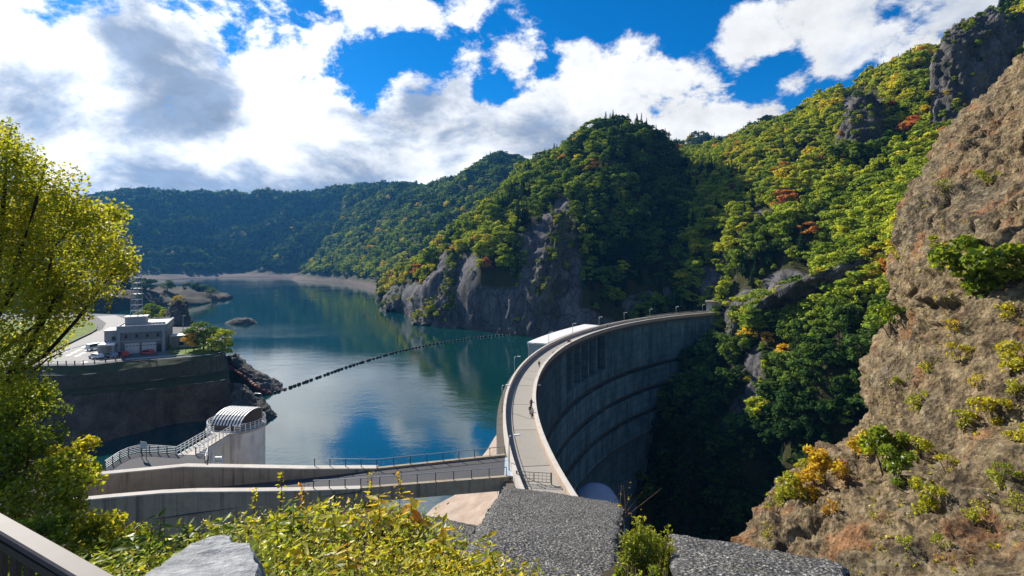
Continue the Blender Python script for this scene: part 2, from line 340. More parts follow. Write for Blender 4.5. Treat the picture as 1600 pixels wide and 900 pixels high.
def groundmat():
    m, t, out = material('hill_ground'); g = t.new('ShaderNodeNewGeometry').outputs['Position']; rk = t.attr('rock')
    n = t.noise(t.mapping(g, (1, 1, .3)), .12, 8, .65, .5); n2 = t.noise(g, .9, 6, .7); cr_ = t.vor(t.vm('ADD', t.mapping(g, (1, 1, .35)), t.vm('SCALE', t.noise(g, .2, 3, out='Color'), sc=3.)), .22, 'DISTANCE_TO_EDGE')
    rc = t.ramp(n, [(.3, (.055, .053, .056)), (.5, (.12, .115, .115)), (.72, (.20, .185, .175))]); rc = t.mix(t.m('MULTIPLY', t.ss(n2, .4, .7), .5), rc, (.05, .048, .045))
    rc = t.mix(t.m('MULTIPLY', t.ss(cr_, .1, 0), .6), rc, (.022, .02, .02))
    fl = t.ramp(n2, [(.3, (.018, .022, .010)), (.55, (.045, .045, .016)), (.75, (.09, .07, .03))])
    sd = t.ramp(n2, [(.3, (.075, .056, .045)), (.6, (.13, .10, .082)), (.8, (.18, .145, .12))])
    c = t.mix(t.ss(rk, .25, .6), fl, rc); c = t.mix(t.attr('silt'), c, sd)
    principled(t, out, c, .95, t.bump(t.m('ADD', n, t.m('MULTIPLY', n2, .5)), .8, 1.2), .1)
groundmat()
def watermat():
    m, t, out = material('lake_water'); g = t.new('ShaderNodeNewGeometry').outputs['Position']
    a = t.noise(t.mapping(g, (1, 1.0, 1), (0, 0, .5)), 1.1, 3, .6); b = t.noise(t.mapping(g, (.5, 1.0, 1), (0, 0, -.3)), .28, 3, .5)
    ruf = t.ss(t.noise(t.mapping(g, (.35, 1, 1), (0, 0, .2)), .012, 4, .55, .6), .42, .62)
    h = t.m('ADD', t.m('MULTIPLY', a, .5), b)
    nb = t.bump(h, t.m('ADD', t.m('MULTIPLY', ruf, .10), .035), .6)
    principled(t, out, (.002, .036, .038), .03, nb, 1., IOR=1.58)
watermat()
def gravelmat():
    m, t, out = material('rough_aggregate'); g = t.new('ShaderNodeNewGeometry').outputs['Position']
    v = t.new('ShaderNodeTexVoronoi'); t.put(v.inputs['Vector'], g); v.inputs['Scale'].default_value = 8.5; cs = t.new('ShaderNodeSeparateXYZ'); t.put(cs.inputs[0], v.outputs['Color'])
    v2 = t.vor(g, 22); n = t.noise(g, .5, 5)
    c = t.ramp(cs.outputs[0], [(.0, (.10, .10, .10)), (.4, (.20, .198, .19)), (.75, (.31, .30, .275)), (1, (.44, .42, .38))])
    c = t.mix(t.ss(v.outputs['Distance'], .3, .6), c, (.065, .065, .065)); c = t.mix(1, c, t.m('ADD', t.m('MULTIPLY', n, .7), .65), 'MULTIPLY'); mo = t.noise(t.vm('ADD', g, (9, 4, 2)), .35, 7, .7); c = t.mix(t.m('MULTIPLY', t.ss(mo, .54, .68), .6), c, (.075, .075, .04)); c = t.mix(t.m('MULTIPLY', t.ss(mo, .44, .34), .5), c, (.06, .058, .055))
    principled(t, out, c, .9, t.bump(t.m('ADD', t.m('MULTIPLY', v.outputs['Distance'], -1), t.m('MULTIPLY', v2, -.4)), 1., .12), .2)
gravelmat()
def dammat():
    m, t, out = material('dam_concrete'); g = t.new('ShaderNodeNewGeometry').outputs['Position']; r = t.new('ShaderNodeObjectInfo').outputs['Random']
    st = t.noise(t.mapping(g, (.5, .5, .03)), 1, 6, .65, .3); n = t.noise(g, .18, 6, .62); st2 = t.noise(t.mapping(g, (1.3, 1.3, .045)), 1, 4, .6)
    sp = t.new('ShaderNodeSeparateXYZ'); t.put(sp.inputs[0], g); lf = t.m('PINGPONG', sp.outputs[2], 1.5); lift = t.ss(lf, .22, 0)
    c = t.ramp(n, [(.3, (.055, .10, .125)), (.55, (.11, .18, .21)), (.75, (.17, .245, .27))])  # blue-green skylight on the shaded face is put into the concrete colour
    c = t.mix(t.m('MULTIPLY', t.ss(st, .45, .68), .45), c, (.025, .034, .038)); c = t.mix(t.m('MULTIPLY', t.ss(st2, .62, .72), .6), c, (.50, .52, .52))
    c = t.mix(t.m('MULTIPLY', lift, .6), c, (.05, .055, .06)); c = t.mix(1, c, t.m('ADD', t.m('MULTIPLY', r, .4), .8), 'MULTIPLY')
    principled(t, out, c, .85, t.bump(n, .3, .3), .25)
dammat()
def grassmat():
    m, t, out = material('lawn'); g = t.new('ShaderNodeNewGeometry').outputs['Position']; n = t.noise(g, .35, 6, .65); n2 = t.noise(g, 3, 4)
    c = t.ramp(n, [(.3, (.075, .11, .02)), (.55, (.14, .19, .03)), (.75, (.22, .24, .05))]); c = t.mix(1, c, t.m('ADD', n2, .5), 'MULTIPLY')
    principled(t, out, c, .95, t.bump(n2, .6, .1), .1)
grassmat()
def soilmat():
    m, t, out = material('soil'); g = t.new('ShaderNodeNewGeometry').outputs['Position']; n = t.noise(g, 2.5, 6, .65)
    principled(t, out, t.ramp(n, [(.3, (.02, .018, .012)), (.7, (.06, .05, .03))]), .95, t.bump(n, .6, .05), .1)
soilmat()
def siltmat():
    m, t, out = material('silt'); g = t.new('ShaderNodeNewGeometry').outputs['Position']; n = t.noise(g, .35, 8, .7); n2 = t.noise(g, 3, 5, .7)
    c = t.ramp(n, [(.3, (.25, .19, .15)), (.55, (.36, .285, .23)), (.75, (.44, .36, .30))]); c = t.mix(1, c, t.m('ADD', t.m('MULTIPLY', n2, .5), .75), 'MULTIPLY')
    principled(t, out, c, .95, t.bump(n2, .4, .2), .1)
siltmat()
def stonemat():
    m, t, out = material('grey_stone'); g = t.new('ShaderNodeNewGeometry').outputs['Position']; n = t.noise(t.mapping(g, (1, 1, 3), (.4, .3, .5)), 4, 8, .7, .4); n2 = t.noise(g, 28, 6, .7)
    c = t.ramp(n, [(.3, (.12, .13, .14)), (.5, (.27, .28, .29)), (.7, (.46, .47, .47))]); c = t.mix(1, c, t.m('ADD', n2, .5), 'MULTIPLY')
    principled(t, out, c, .75, t.bump(t.m('ADD', n, t.m('MULTIPLY', n2, .4)), 1., .04), .35)
stonemat()

# ------------------------------------------------------------------ water, valley floor, hills
WZ = -45.
DC = Vector((196.9, 92)); DR = 195.
def dpt(th, r): return (DC.x-r*math.cos(th), DC.y+r*math.sin(th))
def th_px(px, r):
    lo, hi = rad(-12), rad(62)
    for _ in range(50):
        a = (lo+hi)/2; x, y = dpt(a, r)
        if CX+F*x/y < px: lo = a
        else: hi = a
    return lo
TH0, TH1 = rad(-11), rad(62.5)
wp = [(-40, 30)]+[dpt(TH0+(TH1-TH0)*k/48, DR+1.5) for k in range(49)]+[(135, 300), (260, 420), (260, 1000), (700, 2600), (-3000, 2600), (-3000, 30)]
me = rawmesh('lake', [(x, y, WZ) for x, y in wp], [tuple(range(len(wp)))], M['lake_water'])
bm = bmesh.new(); bm.from_mesh(me); bmesh.ops.triangulate(bm, faces=bm.faces); bmesh.ops.recalc_face_normals(bm, faces=bm.faces)
if bm.faces[0].normal.z < 0: bmesh.ops.reverse_faces(bm, faces=bm.faces)
bm.to_mesh(me); bm.free(); tag(mob('lake', me), kind='structure')
tag(MB().box((0, 1200, -141), (7000, 5000, 4)).build('ground', M['soil']), kind='structure')

TREES = []          # (pos, height, tint, kind, hill)
def hill(name, rows, nu, nv, rocks=(), amp=(10, 4), canopy=8, shore=2, dens=1/26., size=(7, 12), tint=.35, tvar=.16, conif=.15, mat='hill_ground', seed=0, silt=None, maxrow=None, rockamp=3.5, far=False, gaps=.0, zmin=-42., gully=(26., 5.)):
    R = [[Vector(p) for p in r] for r in rows]
    for k, r in enumerate(R):
        if k >= shore:
            for p in r: p.z -= canopy*p.y/max(p.y, 1)
    G = loft(R, nu, nv); n = grid_normals(G)
    if (n*G).sum(2).mean() > 0: n = -n
    px, py = px_of(G); rk = ell(px, py, rocks) if rocks else np.zeros_like(px)
    vv = np.linspace(0, 1, nv)[:, None]; fade = np.clip((vv-.2)*3, .04, 1) if far else np.clip(np.minimum(vv, 1)*8, 0.15, 1)
    d1 = fbm(G/amp[0]/7., 3, seed)*amp[0]+ridged(G/amp[1]/8., 3, seed+9)*amp[1]
    d1 = d1+ridged(G/np.array([gully[0], gully[0], gully[0]*7]), 3, seed+60)*gully[1]
    col = ridged(G/np.array([9., 9., 60.]), 4, seed+3)*rockamp+fbm(G/np.array([3., 3., 9.]), 3, seed+5)*rockamp*.35
    G2 = G + n*((d1*fade)*(1-.5*rk)+col*rk+rk*2.)[..., None]
    sl = np.zeros_like(px) if silt is None else np.clip((silt-G2[..., 2])/3., 0, 1)
    me = grid_mesh(name, G2, M[mat], {'rock': rk, 'silt': sl}); o = tag(mob(name, me), kind='structure'); b = bvh_of(me); BVHS.append(b)
    # tree positions
    a, bb, c = G2[:-1, :-1], G2[:-1, 1:], G2[1:, :-1]; ar = np.linalg.norm(np.cross(bb-a, c-a), axis=2)
    nn = grid_normals(G2)[:-1, :-1]; steep = np.abs(nn[..., 2]); w = ar*dens*np.clip((.62-rk[:-1, :-1])/.25, 0.02, 1)
    w = w*(sl[:-1, :-1] < .3)*(a[..., 2] > zmin)
    if maxrow is not None: w[int(maxrow*(nv-1)):] = 0
    if gaps: w = w*np.clip((fbm(a/30., 3, seed+40)+.55)/gaps, .1, 1)
    cnt = np.random.default_rng(seed).poisson(np.minimum(w, 12)); rg = np.random.default_rng(seed+1)
    I = np.repeat(np.arange(cnt.size), cnt.ravel()); iy, ix = np.unravel_index(I, cnt.shape); u = rg.random((len(I), 1)); v = rg.random((len(I), 1))
    pos = a[iy, ix]*(1-u)*(1-v)+bb[iy, ix]*u*(1-v)+c[iy, ix]*(1-u)*v+G2[1:, 1:][iy, ix]*u*v
    if callable(tint): tn = tint(*px_of(pos))
    else: tn = np.full(len(pos), tint)
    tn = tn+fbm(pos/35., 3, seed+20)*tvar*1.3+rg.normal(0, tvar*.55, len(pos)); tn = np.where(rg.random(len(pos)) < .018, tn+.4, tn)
    cf = (fbm(pos/28., 2, seed+30)+rg.normal(0, .35, len(pos))) > (.75-conif*2.2)
    h = rg.uniform(*size, len(pos))*np.where(cf, 1.15, 1)*np.where(rk[iy, ix] > .3, .45, 1); tn = np.where(cf, rg.uniform(0, .08, len(pos)), np.clip(tn, .12, 1))
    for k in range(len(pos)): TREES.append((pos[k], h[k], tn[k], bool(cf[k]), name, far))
    return o
def shore_row(L, dz=0): return [PZ(px, py, WZ) + Vector((0, 0, dz)) for px, py in L]
def below(r, dz=-14, back=0): return [Vector((p.x, p.y+back, p.z+dz)) for p in r]

# central promontory behind the dam
sh = shore_row([(592, 470), (628, 484), (690, 505), (765, 512), (845, 527), (930, 527)])+[Vector(q) for q in [(90, 292, WZ), (122, 300, WZ), (150, 330, WZ)]]
crows = [below(sh, -20), sh,
  [P(*q) for q in [(604, 455, 575), (640, 445, 470), (690, 440, 380), (762, 440, 345), (842, 440, 318), (922, 445, 306), (1000, 445, 310), (1070, 440, 322), (1125, 430, 345)]],
  [P(*q) for q in [(618, 440, 640), (655, 420, 540), (712, 380, 450), (785, 350, 392), (850, 350, 352), (925, 350, 338), (1000, 350, 342), (1058, 352, 356), (1112, 365, 385)]],
  [P(*q) for q in [(650, 425, 720), (700, 390, 640), (748, 345, 560), (800, 305, 480), (845, 288, 430), (885, 280, 398), (940, 270, 380), (1000, 270, 385), (1050, 282, 405), (1095, 315, 440)]],
  [P(*q) for q in [(690, 410, 800), (740, 345, 740), (788, 305, 640), (832, 266, 560), (872, 246, 500), (922, 214, 450), (964, 205, 432), (1008, 216, 438), (1052, 240, 458)]],
  [P(*q) for q in [(720, 420, 900), (770, 370, 830), (815, 320, 740), (860, 285, 660), (900, 270, 600), (945, 245, 560), (985, 235, 540), (1030, 250, 540), (1085, 290, 540)]],
  [P(*q) for q in [(740, 450, 980), (790, 430, 900), (840, 400, 820), (880, 390, 760), (930, 380, 700), (970, 370, 660), (1010, 370, 640), (1060, 370, 620), (1120, 380, 600)]]]
hill('central_hill', crows, 190, 150, [(865, 440, 42, 95), (740, 455, 22, 42), (660, 472, 55, 22), (770, 490, 50, 32), (690, 495, 70, 24), (840, 510, 120, 26), (1000, 475, 26, 16), (702, 450, 22, 40), (880, 345, 14, 32), (1040, 470, 16, 14), (800, 500, 80, 40)],
  (9, 5), 8, 3, 1/30., (7.5, 14), lambda px, py: .40-.12*np.clip((px-900)/120, -1, 1.2)+.10*np.clip((700-px)/80, 0, 1), .12, .25, seed=11, silt=WZ+3.2, maxrow=.86, gully=(30., 9.))

# slope right of the dam
rrows = [[P(r[0][0]-70, r[0][1]+4, r[0][2]*1.16)]*(i > 3)+[P(*q) for q in r] for i, r in enumerate([
  [(975, 880, 222), (1080, 870, 212), (1180, 900, 188), (1300, 930, 158), (1450, 960, 133), (1700, 1000, 113)],
  [(1038, 690, 236), (1100, 720, 212), (1180, 740, 188), (1300, 760, 158), (1450, 780, 133), (1700, 800, 113)],
  [(1088, 600, 252), (1130, 600, 230), (1190, 610, 203), (1300, 620, 170), (1450, 640, 143), (1700, 650, 123)],
  [(1128, 500, 266), (1162, 500, 244), (1222, 495, 218), (1320, 485, 186), (1450, 475, 158), (1700, 465, 138)],
  [(1122, 425, 290), (1165, 400, 275), (1240, 390, 248), (1340, 380, 212), (1450, 350, 183), (1700, 300, 158)],
  [(1118, 340, 345), (1170, 315, 330), (1250, 295, 308), (1350, 275, 278), (1480, 235, 240), (1700, 150, 210)],
  [(1108, 275, 450), (1180, 245, 430), (1270, 198, 420), (1380, 150, 390), (1500, 95, 345), (1700, -50, 300)],
  [(1085, 245, 640), (1190, 205, 560), (1305, 162, 520), (1400, 112, 470), (1490, 70, 430), (1640, -5, 380)],
  [(1110, 250, 800), (1230, 215, 690), (1340, 180, 640), (1440, 140, 580), (1540, 100, 540), (1700, 40, 480)],
  [(1130, 330, 950), (1260, 320, 850), (1380, 300, 800), (1480, 280, 720), (1600, 250, 680), (1800, 200, 600)]])]
hill('gorge_slope', rrows, 170, 190, [(1190, 478, 34, 18), (1240, 452, 42, 22), (1152, 522, 16, 42), (1196, 600, 16, 40), (1190, 352, 22, 13), (1225, 330, 12, 10), (1175, 665, 18, 34), (1530, 115, 70, 80), (1350, 190, 36, 34), (1120, 450, 18, 20), (1250, 640, 20, 26)],
  (10, 6), 7, 3, 1/26., (6.5, 13), lambda px, py: .535-.20*np.clip((py-470)/120, 0, 1)-.16*np.clip((py-610)/60, 0, 1)+.03*np.clip((300-py)/150, 0, 1), .12, .17, seed=23, maxrow=.84, zmin=-135)  # tint drops towards the bottom: gorge shade put into the leaf colours

# farther ridges
hill('middle_hill', [below(shore_row([(455, 437), (540, 443), (598, 455), (660, 470), (760, 470), (860, 470)]), -12), shore_row([(455, 437), (540, 443), (598, 455), (660, 470), (760, 470), (860, 470)]),
  [P(*q) for q in [(470, 428, 1180), (548, 425, 980), (605, 430, 800), (670, 430, 720), (760, 420, 700), (860, 420, 700)]],
  [P(*q) for q in [(500, 395, 1260), (560, 388, 1080), (625, 385, 900), (690, 375, 820), (760, 360, 800), (860, 360, 800)]],
  [P(*q) for q in [(530, 350, 1400), (600, 345, 1220), (665, 335, 1040), (720, 318, 960), (780, 310, 930), (860, 310, 900)]],
  [P(*q) for q in [(545, 296, 1600), (610, 298, 1440), (690, 290, 1280), (745, 268, 1160), (788, 251, 1080), (850, 275, 1000)]],
  [P(*q) for q in [(560, 320, 1800), (630, 320, 1640), (710, 310, 1480), (770, 300, 1360), (830, 290, 1280), (900, 300, 1200)]]],
  150, 80, (), (14, 10), 9, 3, 1/62., (9, 15), lambda px, py: .40+.10*np.clip((py-340)/80, -1, 1), .14, .2, seed=31, silt=WZ+9, maxrow=.9, far=True, gully=(60., 14.), zmin=WZ+11)
fs = [(-250, 441), (100, 441), (260, 437), (360, 433.5), (460, 433.5), (560, 437), (660, 441)]
hill('far_range', [below(shore_row(fs), -12), shore_row(fs),
  [P(*q) for q in [(-250, 428, 1120), (100, 425, 1110), (260, 422, 1200), (360, 421, 1340), (460, 421, 1340), (560, 422, 1260), (660, 424, 1200)]],
  [P(*q) for q in [(-250, 380, 1280), (100, 378, 1260), (260, 375, 1340), (360, 376, 1480), (460, 374, 1480), (560, 372, 1430), (660, 370, 1400)]],
  [P(*q) for q in [(-250, 335, 1480), (100, 335, 1450), (260, 335, 1500), (360, 345, 1640), (460, 335, 1640), (560, 330, 1640), (660, 320, 1640)]],
  [P(*q) for q in [(-250, 280, 1750), (0, 300, 1700), (100, 318, 1680), (180, 306, 1680), (245, 304, 1680), (290, 311, 1700), (345, 312, 1720), (392, 323, 1760), (410, 309, 1780), (470, 305, 1790), (560, 292, 1800), (660, 296, 1850)]],
  [P(*q) for q in [(-250, 320, 2000), (0, 330, 1950), (180, 330, 1950), (300, 330, 1950), (400, 340, 2000), (480, 330, 2000), (600, 330, 2050)]]],
  220, 80, (), (22, 14), 9, 3, 1/85., (10, 17), .25, .12, .25, seed=41, silt=WZ+10, maxrow=.9, far=True, gully=(80., 20.), zmin=WZ+14)
hill('back_hill', [[P(*q) for q in r] for r in [
  [(1000, 400, 800), (1060, 380, 800), (1120, 360, 800), (1190, 340, 780), (1260, 330, 740), (1330, 320, 720)],
  [(1010, 300, 860), (1060, 290, 860), (1120, 280, 850), (1190, 265, 820), (1260, 250, 790), (1330, 240, 760)],
  [(1020, 240, 950), (1062, 226, 940), (1095, 214, 930), (1140, 217, 900), (1192, 190, 860), (1240, 190, 830), (1300, 195, 800)],
  [(1040, 270, 1100), (1090, 260, 1100), (1140, 250, 1080), (1200, 240, 1050), (1260, 230, 1020), (1330, 240, 1000)]]],
  60, 40, (), (10, 8), 8, 0, 1/50., (8, 13), .36, .14, .25, seed=51, maxrow=.85, far=True)

# rock masses: steep prows and cliffs standing out of the slopes
def rockmass(name, L, bulge, nu=40, nv=60, mat='grey_rock', amp=2.5, col=(4., 4., 40.), seed=0, back=.5, kind='structure', fine=.5, smooth=True, veg=1.):
    nu, nv = int(nu*1.6), int(nv*1.4)
    """L: rows (py, x_left, x_right, depth) from foot to top; a solid, its far side closed inside the slope"""
    rows = []
    for py, xl, xr, d in L:
        r = []
        for k in range(7):
            u = k/6; dd = d-bulge*math.sin(PI*u)**.8; r.append(P(xl+(xr-xl)*u, HY+(py-HY)*d/dd*(dd/d), dd))
        c = r[3]
        for k in range(1, 6):
            u = 1-k/6; dd = d+bulge*back*math.sin(PI*u); r.append(P(xl+(xr-xl)*u, py, dd))
        r.append(r[0].copy()); rows.append(r)
    G = loft(rows, nu, nv); n = grid_normals(G); ctr = G.mean(axis=1, keepdims=True)
    if ((G-ctr)*n).sum() < 0: n = -n
    q = G+fbm(G/7., 2, seed+8)[..., None]*2.; d = (ridged(q/np.array(col), 4, seed)+.7*np.round(vnoise(q/np.array(col)/1.3, seed+2)*2.5)/2.5)*amp+fbm(G/2.2, 4, seed+4)*amp*fine; w8 = np.clip(np.arange(nu)/4., 0, 1); d = d*(w8*w8[::-1])[None]
    G = G+n*d[..., None]; top = G[-1].mean(0)
    v = np.concatenate([G.reshape(-1, 3), top[None]]); i = np.arange(nv*nu).reshape(nv, nu)
    f = np.stack([i[:-1, :-1], i[:-1, 1:], i[1:, 1:], i[1:, :-1]], -1).reshape(-1, 4).tolist()+[(int(i[-1, k]), int(i[-1, k+1]), nv*nu) for k in range(nu-1)]
    me = rawmesh(name, v, f, M[mat], smooth); o = mob(name, me); BVHS.append(bvh_of(me))
    if kind: o['kind'] = kind
    if veg:
        r8 = np.random.default_rng(seed+500); nn = grid_normals(G)
        if ((G-ctr)*nn).sum() < 0: nn = -nn
        h8 = nu//2; sz = G[:, :h8, 0].max()-G[:, :h8, 0].min()
        for k in range(int(90*veg)):
            iy, ix = r8.integers(nv//8, nv), r8.integers(0, h8+3)
            if nn[iy, ix, 2] > .28 and r8.random() < .8: TREES.append((G[iy, ix]-nn[iy, ix]*.4, r8.uniform(1.8, 4.6), float(np.clip(r8.normal(.48, .13), .1, .95)), False, 'gorge_slope', False))
        if G[0, :, 2].mean() > WZ+6 or G[0, 0, 0] > 70:
            for k in range(int(sz*1.1)):
                ix = r8.integers(0, h8); iy = r8.integers(0, max(2, nv//6)); p8 = G[iy, ix].copy(); p8 = p8*(1-r8.uniform(2, 6)/p8[1]); p8[2] -= 3; TREES.append((p8, r8.uniform(4, 8.5), float(np.clip(r8.normal(.42, .14), .1, .9)), bool(r8.random() < .12), 'gorge_slope', False))
    return o
rockmass('rock_spire', [(535, 796, 908, 305), (510, 806, 904, 305), (460, 828, 898, 308), (415, 842, 896, 314), (380, 854, 892, 322), (350, 862, 886, 330), (336, 868, 882, 334)], 9, 60, 80, amp=3.6, seed=1, veg=4)
rockmass('rock_spire', [(520, 668, 738, 350), (480, 676, 730, 358), (440, 690, 722, 372), (410, 700, 715, 386), (395, 705, 711, 392)], 14, 36, 44, amp=3., seed=2, veg=4)
rockmass('rock_spire', [(520, 726, 770, 338), (480, 728, 764, 344), (450, 732, 756, 352), (428, 738, 749, 360)], 12, 30, 40, amp=2.6, seed=3, veg=4)
rockmass('rock_spire', [(525, 764, 812, 330), (490, 770, 806, 332), (460, 778, 798, 336), (442, 784, 792, 340)], 10, 30, 36, amp=2.4, seed=4, veg=4)
rockmass('shore_rock', [(486, 590, 672, 455), (472, 600, 664, 462), (458, 612, 655, 475), (446, 630, 648, 490)], 22, 36, 30, amp=3.5, seed=5, veg=2.5)
rockmass('shore_rock', [(507, 640, 700, 362), (490, 650, 694, 368), (474, 664, 688, 378), (460, 672, 682, 388)], 16, 30, 30, amp=2.6, seed=6, veg=2.5)
rockmass('rock_cliff', [(225, 1455, 1645, 262), (195, 1453, 1640, 268), (150, 1455, 1625, 274), (100, 1457, 1612, 280), (70, 1470, 1606, 286), (45, 1490, 1600, 292), (22, 1545, 1594, 300)], 16, 90, 80, amp=4.4, col=(7., 7., 70.), seed=7, back=4., veg=2)
rockmass('rock_cliff', [(250, 1296, 1412, 300), (225, 1304, 1402, 306), (195, 1314, 1388, 314), (170, 1326, 1372, 324), (153, 1336, 1356, 334)], 14, 50, 50, amp=3.2, seed=8, back=3., col=(5., 5., 40.))
rockmass('rock_rib', [(590, 1112, 1150, 244), (560, 1118, 1152, 246), (520, 1132, 1162, 249), (494, 1144, 1160, 252)], 9, 30, 40, amp=1.8, seed=9)
rockmass('rock_rib', [(655, 1178, 1216, 196), (620, 1182, 1212, 200), (585, 1188, 1208, 205), (566, 1194, 1202, 208)], 8, 30, 36, amp=1.6, seed=10)
rockmass('rock_rib', [(712, 1160, 1196, 196), (680, 1164, 1194, 200), (650, 1170, 1188, 205), (636, 1174, 1182, 207)], 8, 26, 32, amp=1.6, seed=12)
rockmass('rock_outcrop', [(508, 1168, 1240, 218), (492, 1172, 1285, 216), (470, 1190, 1345, 208), (445, 1235, 1400, 197), (424, 1285, 1402, 190), (410, 1330, 1398, 188)], 3.2, 90, 50, amp=2.6, col=(5., 5., 14.), seed=13, veg=3)
rockmass('rock_outcrop', [(620, 1240, 1296, 182), (590, 1246, 1290, 186), (560, 1252, 1284, 192), (545, 1262, 1278, 196)], 7, 30, 30, amp=1.8, seed=14)
rockmass('rock_outcrop', [(615, 1300, 1372, 170), (580, 1306, 1372, 174), (540, 1312, 1368, 180), (512, 1322, 1358, 184)], 8, 36, 36, amp=2., seed=15)
rockmass('rock_outcrop', [(370, 1168, 1214, 276), (356, 1174, 1210, 280), (344, 1184, 1202, 286)], 8, 26, 22, amp=2., seed=16)
rockmass('rock_outcrop', [(345, 1212, 1238, 292), (330, 1214, 1236, 296), (316, 1220, 1230, 300)], 8, 22, 22, amp=2., seed=17)
# ------------------------------------------------------------------ forest
def leafcloud(rg, centres, radii, n, size, out=.72, squash=.8, droop=0.):
    """n bent leaf-clump faces on the skins of lobes; returns verts, quads, rnd"""
    w = np.array(radii)**2; k = rg.choice(len(radii), n, p=w/w.sum()); C = np.array(centres)[k]; R = np.array(radii)[k][:, None]
    d = rg.normal(size=(n, 3)); d[:, 2] = np.where(rg.random(n) < .6, np.abs(d[:, 2]), d[:, 2]*.6); d /= np.linalg.norm(d, axis=1, keepdims=True)
    p = C+d*R*rg.uniform(.55, 1.08, (n, 1))*np.array([1, 1, squash]); nr = d*out+rg.normal(size=(n, 3))*(1-out)*1.1; nr[:, 2] += .25-droop; nr /= np.linalg.norm(nr, axis=1, keepdims=True)
    return leafquads(rg, p, nr, size)
def leafquads(rg, p, nr, size, aspect=.75, bend=.25, along=None):
    n = len(p); a = rg.normal(size=(n, 3)) if along is None else along; a = a-nr*(a*nr).sum(1, keepdims=True); a /= np.linalg.norm(a, axis=1, keepdims=True)+1e-9
    b = np.cross(nr, a); s = (rg.uniform(.65, 1.25, n)*size)[:, None] if np.isscalar(size) else np.asarray(size)[:, None]
    v = np.stack([p-a*s, p+b*s*aspect-nr*s*bend, p+a*s, p-b*s*aspect-nr*s*bend], 1).reshape(-1, 3)
    return v, np.arange(4*n).reshape(n, 4), np.repeat(rg.random(n), 4)
def broadleaf(seed, n=1250, size=.034, spread=1.):
    rg = np.random.default_rng(seed); cs, rs = [], []
    L = rg.integers(15, 23)
    for k in range(L):
        z = rg.uniform(.34, .86); env = .34*spread*math.sqrt(max(.06, 1-((z-.55)/.45)**2)); a = rg.uniform(0, 2*PI); rr = env*rg.uniform(.35, .95)
        cs.append((rr*math.cos(a), rr*math.sin(a), z)); rs.append(rg.uniform(.065, .15))
    cs.append((0, 0, .86)); rs.append(.12)
    return leafcloud(rg, cs, rs, n, size)+(cs,)
def conifer(seed, n=460, size=.05):
    rg = np.random.default_rng(seed); z = .14+.86*rg.random(n)**1.25; tier = (z*13) % 1; r = (1-z)*.235*(.55+.55*(1-tier))+.012; a = rg.uniform(0, 2*PI, n)
    rad_ = np.stack([np.cos(a), np.sin(a), np.zeros(n)], 1); p = rad_*(r*rg.uniform(.5, 1, n))[:, None]; p[:, 2] = z; nr = rad_*.55+np.array([0, 0, .75])+rg.normal(size=(n, 3))*.25; nr /= np.linalg.norm(nr, axis=1, keepdims=True)
    return leafquads(rg, p, nr, size*(1.25-z), .5, .3, along=rad_+np.array([0, 0, -.35]))+([],)
def trunk_mb(cs, seed, r=.022, top=.8):
    rg = np.random.default_rng(seed); mb = MB(); b = [(0, 0, -.06), (rg.normal()*.01, rg.normal()*.01, .25), (rg.normal()*.02, rg.normal()*.02, .5), (0, 0, top)]
    mb.tube(b, [r, r*.8, r*.55, r*.15], 5, False)
    for c in cs[:6]:
        z0 = max(.2, c[2]-.25); mb.tube([(0, 0, z0), (c[0]*.6, c[1]*.6, (z0+c[2])/2+.02), c], [r*.45, r*.3, r*.1], 4, False)
    return mb
PROTO = []
for k in range(5):
    v, f, r, cs = broadleaf(100+k, spread=rgs if (rgs := [1, 1.15, .85, 1.05, .95][k]) else 1); PROTO.append((v, f, r, trunk_mb(cs, k), False))
for k in range(2):
    v, f, r, cs = conifer(200+k); PROTO.append((v, f, r, trunk_mb([], k, .016, .95), True))
for k in range(2):                                  # light kinds for the far ridges
    v, f, r, cs = broadleaf(300+k, 260, .066); PROTO.append((v, f, r, trunk_mb([], k), False))
v, f, r, cs = conifer(303, 130, .09); PROTO.append((v, f, r, trunk_mb([], 3, .016), True))
CROWN = [rawmesh('crown', v, f, M['forest_leaves'], True, {'rnd': ('POINT', r)}) for v, f, r, tb, c in PROTO]
TRUNK = [tb.mesh('trunk', M['dark_bark']) for v, f, r, tb, c in PROTO]
kinds = bpy.data.collections.new('tree_kinds')
for k, (v, f, r, tb, c) in enumerate(PROTO):
    vv = np.concatenate([v, np.array(tb.v)]); ff = [tuple(q) for q in f.tolist()]+[tuple(i+len(v) for i in q) for q in tb.f]
    me = rawmesh('tree_kind', vv, ff, [M['forest_leaves'], M['dark_bark']], True, {'rnd': ('POINT', np.concatenate([r, np.zeros(len(tb.v))]))}, [0]*len(f)+[1]*len(tb.f))
    kinds.objects.link(bpy.data.objects.new('tree_kind_%02d' % k, me))
pos = np.array([q[0] for q in TREES]); hh = np.array([q[1] for q in TREES]); tt = np.array([q[2] for q in TREES]); cf = np.array([q[3] for q in TREES]); far = np.array([q[5] for q in TREES])
hn = np.array([q[4] for q in TREES]); rg = np.random.default_rng(99)
kind = np.where(far, np.where(cf, 9, 7+rg.integers(0, 2, len(pos))), np.where(cf, 5+rg.integers(0, 2, len(pos)), rg.integers(0, 5, len(pos))))
hh = hh*rg.uniform(.8, 1.25, len(pos)); wid = rg.uniform(.72, 1.4, len(pos))*np.where(cf, .85, 1.1); rot = rg.uniform(0, 2*PI, len(pos))
ppx, ppy = px_of(pos+np.array([0, 0, 1])*hh[:, None]*.6)
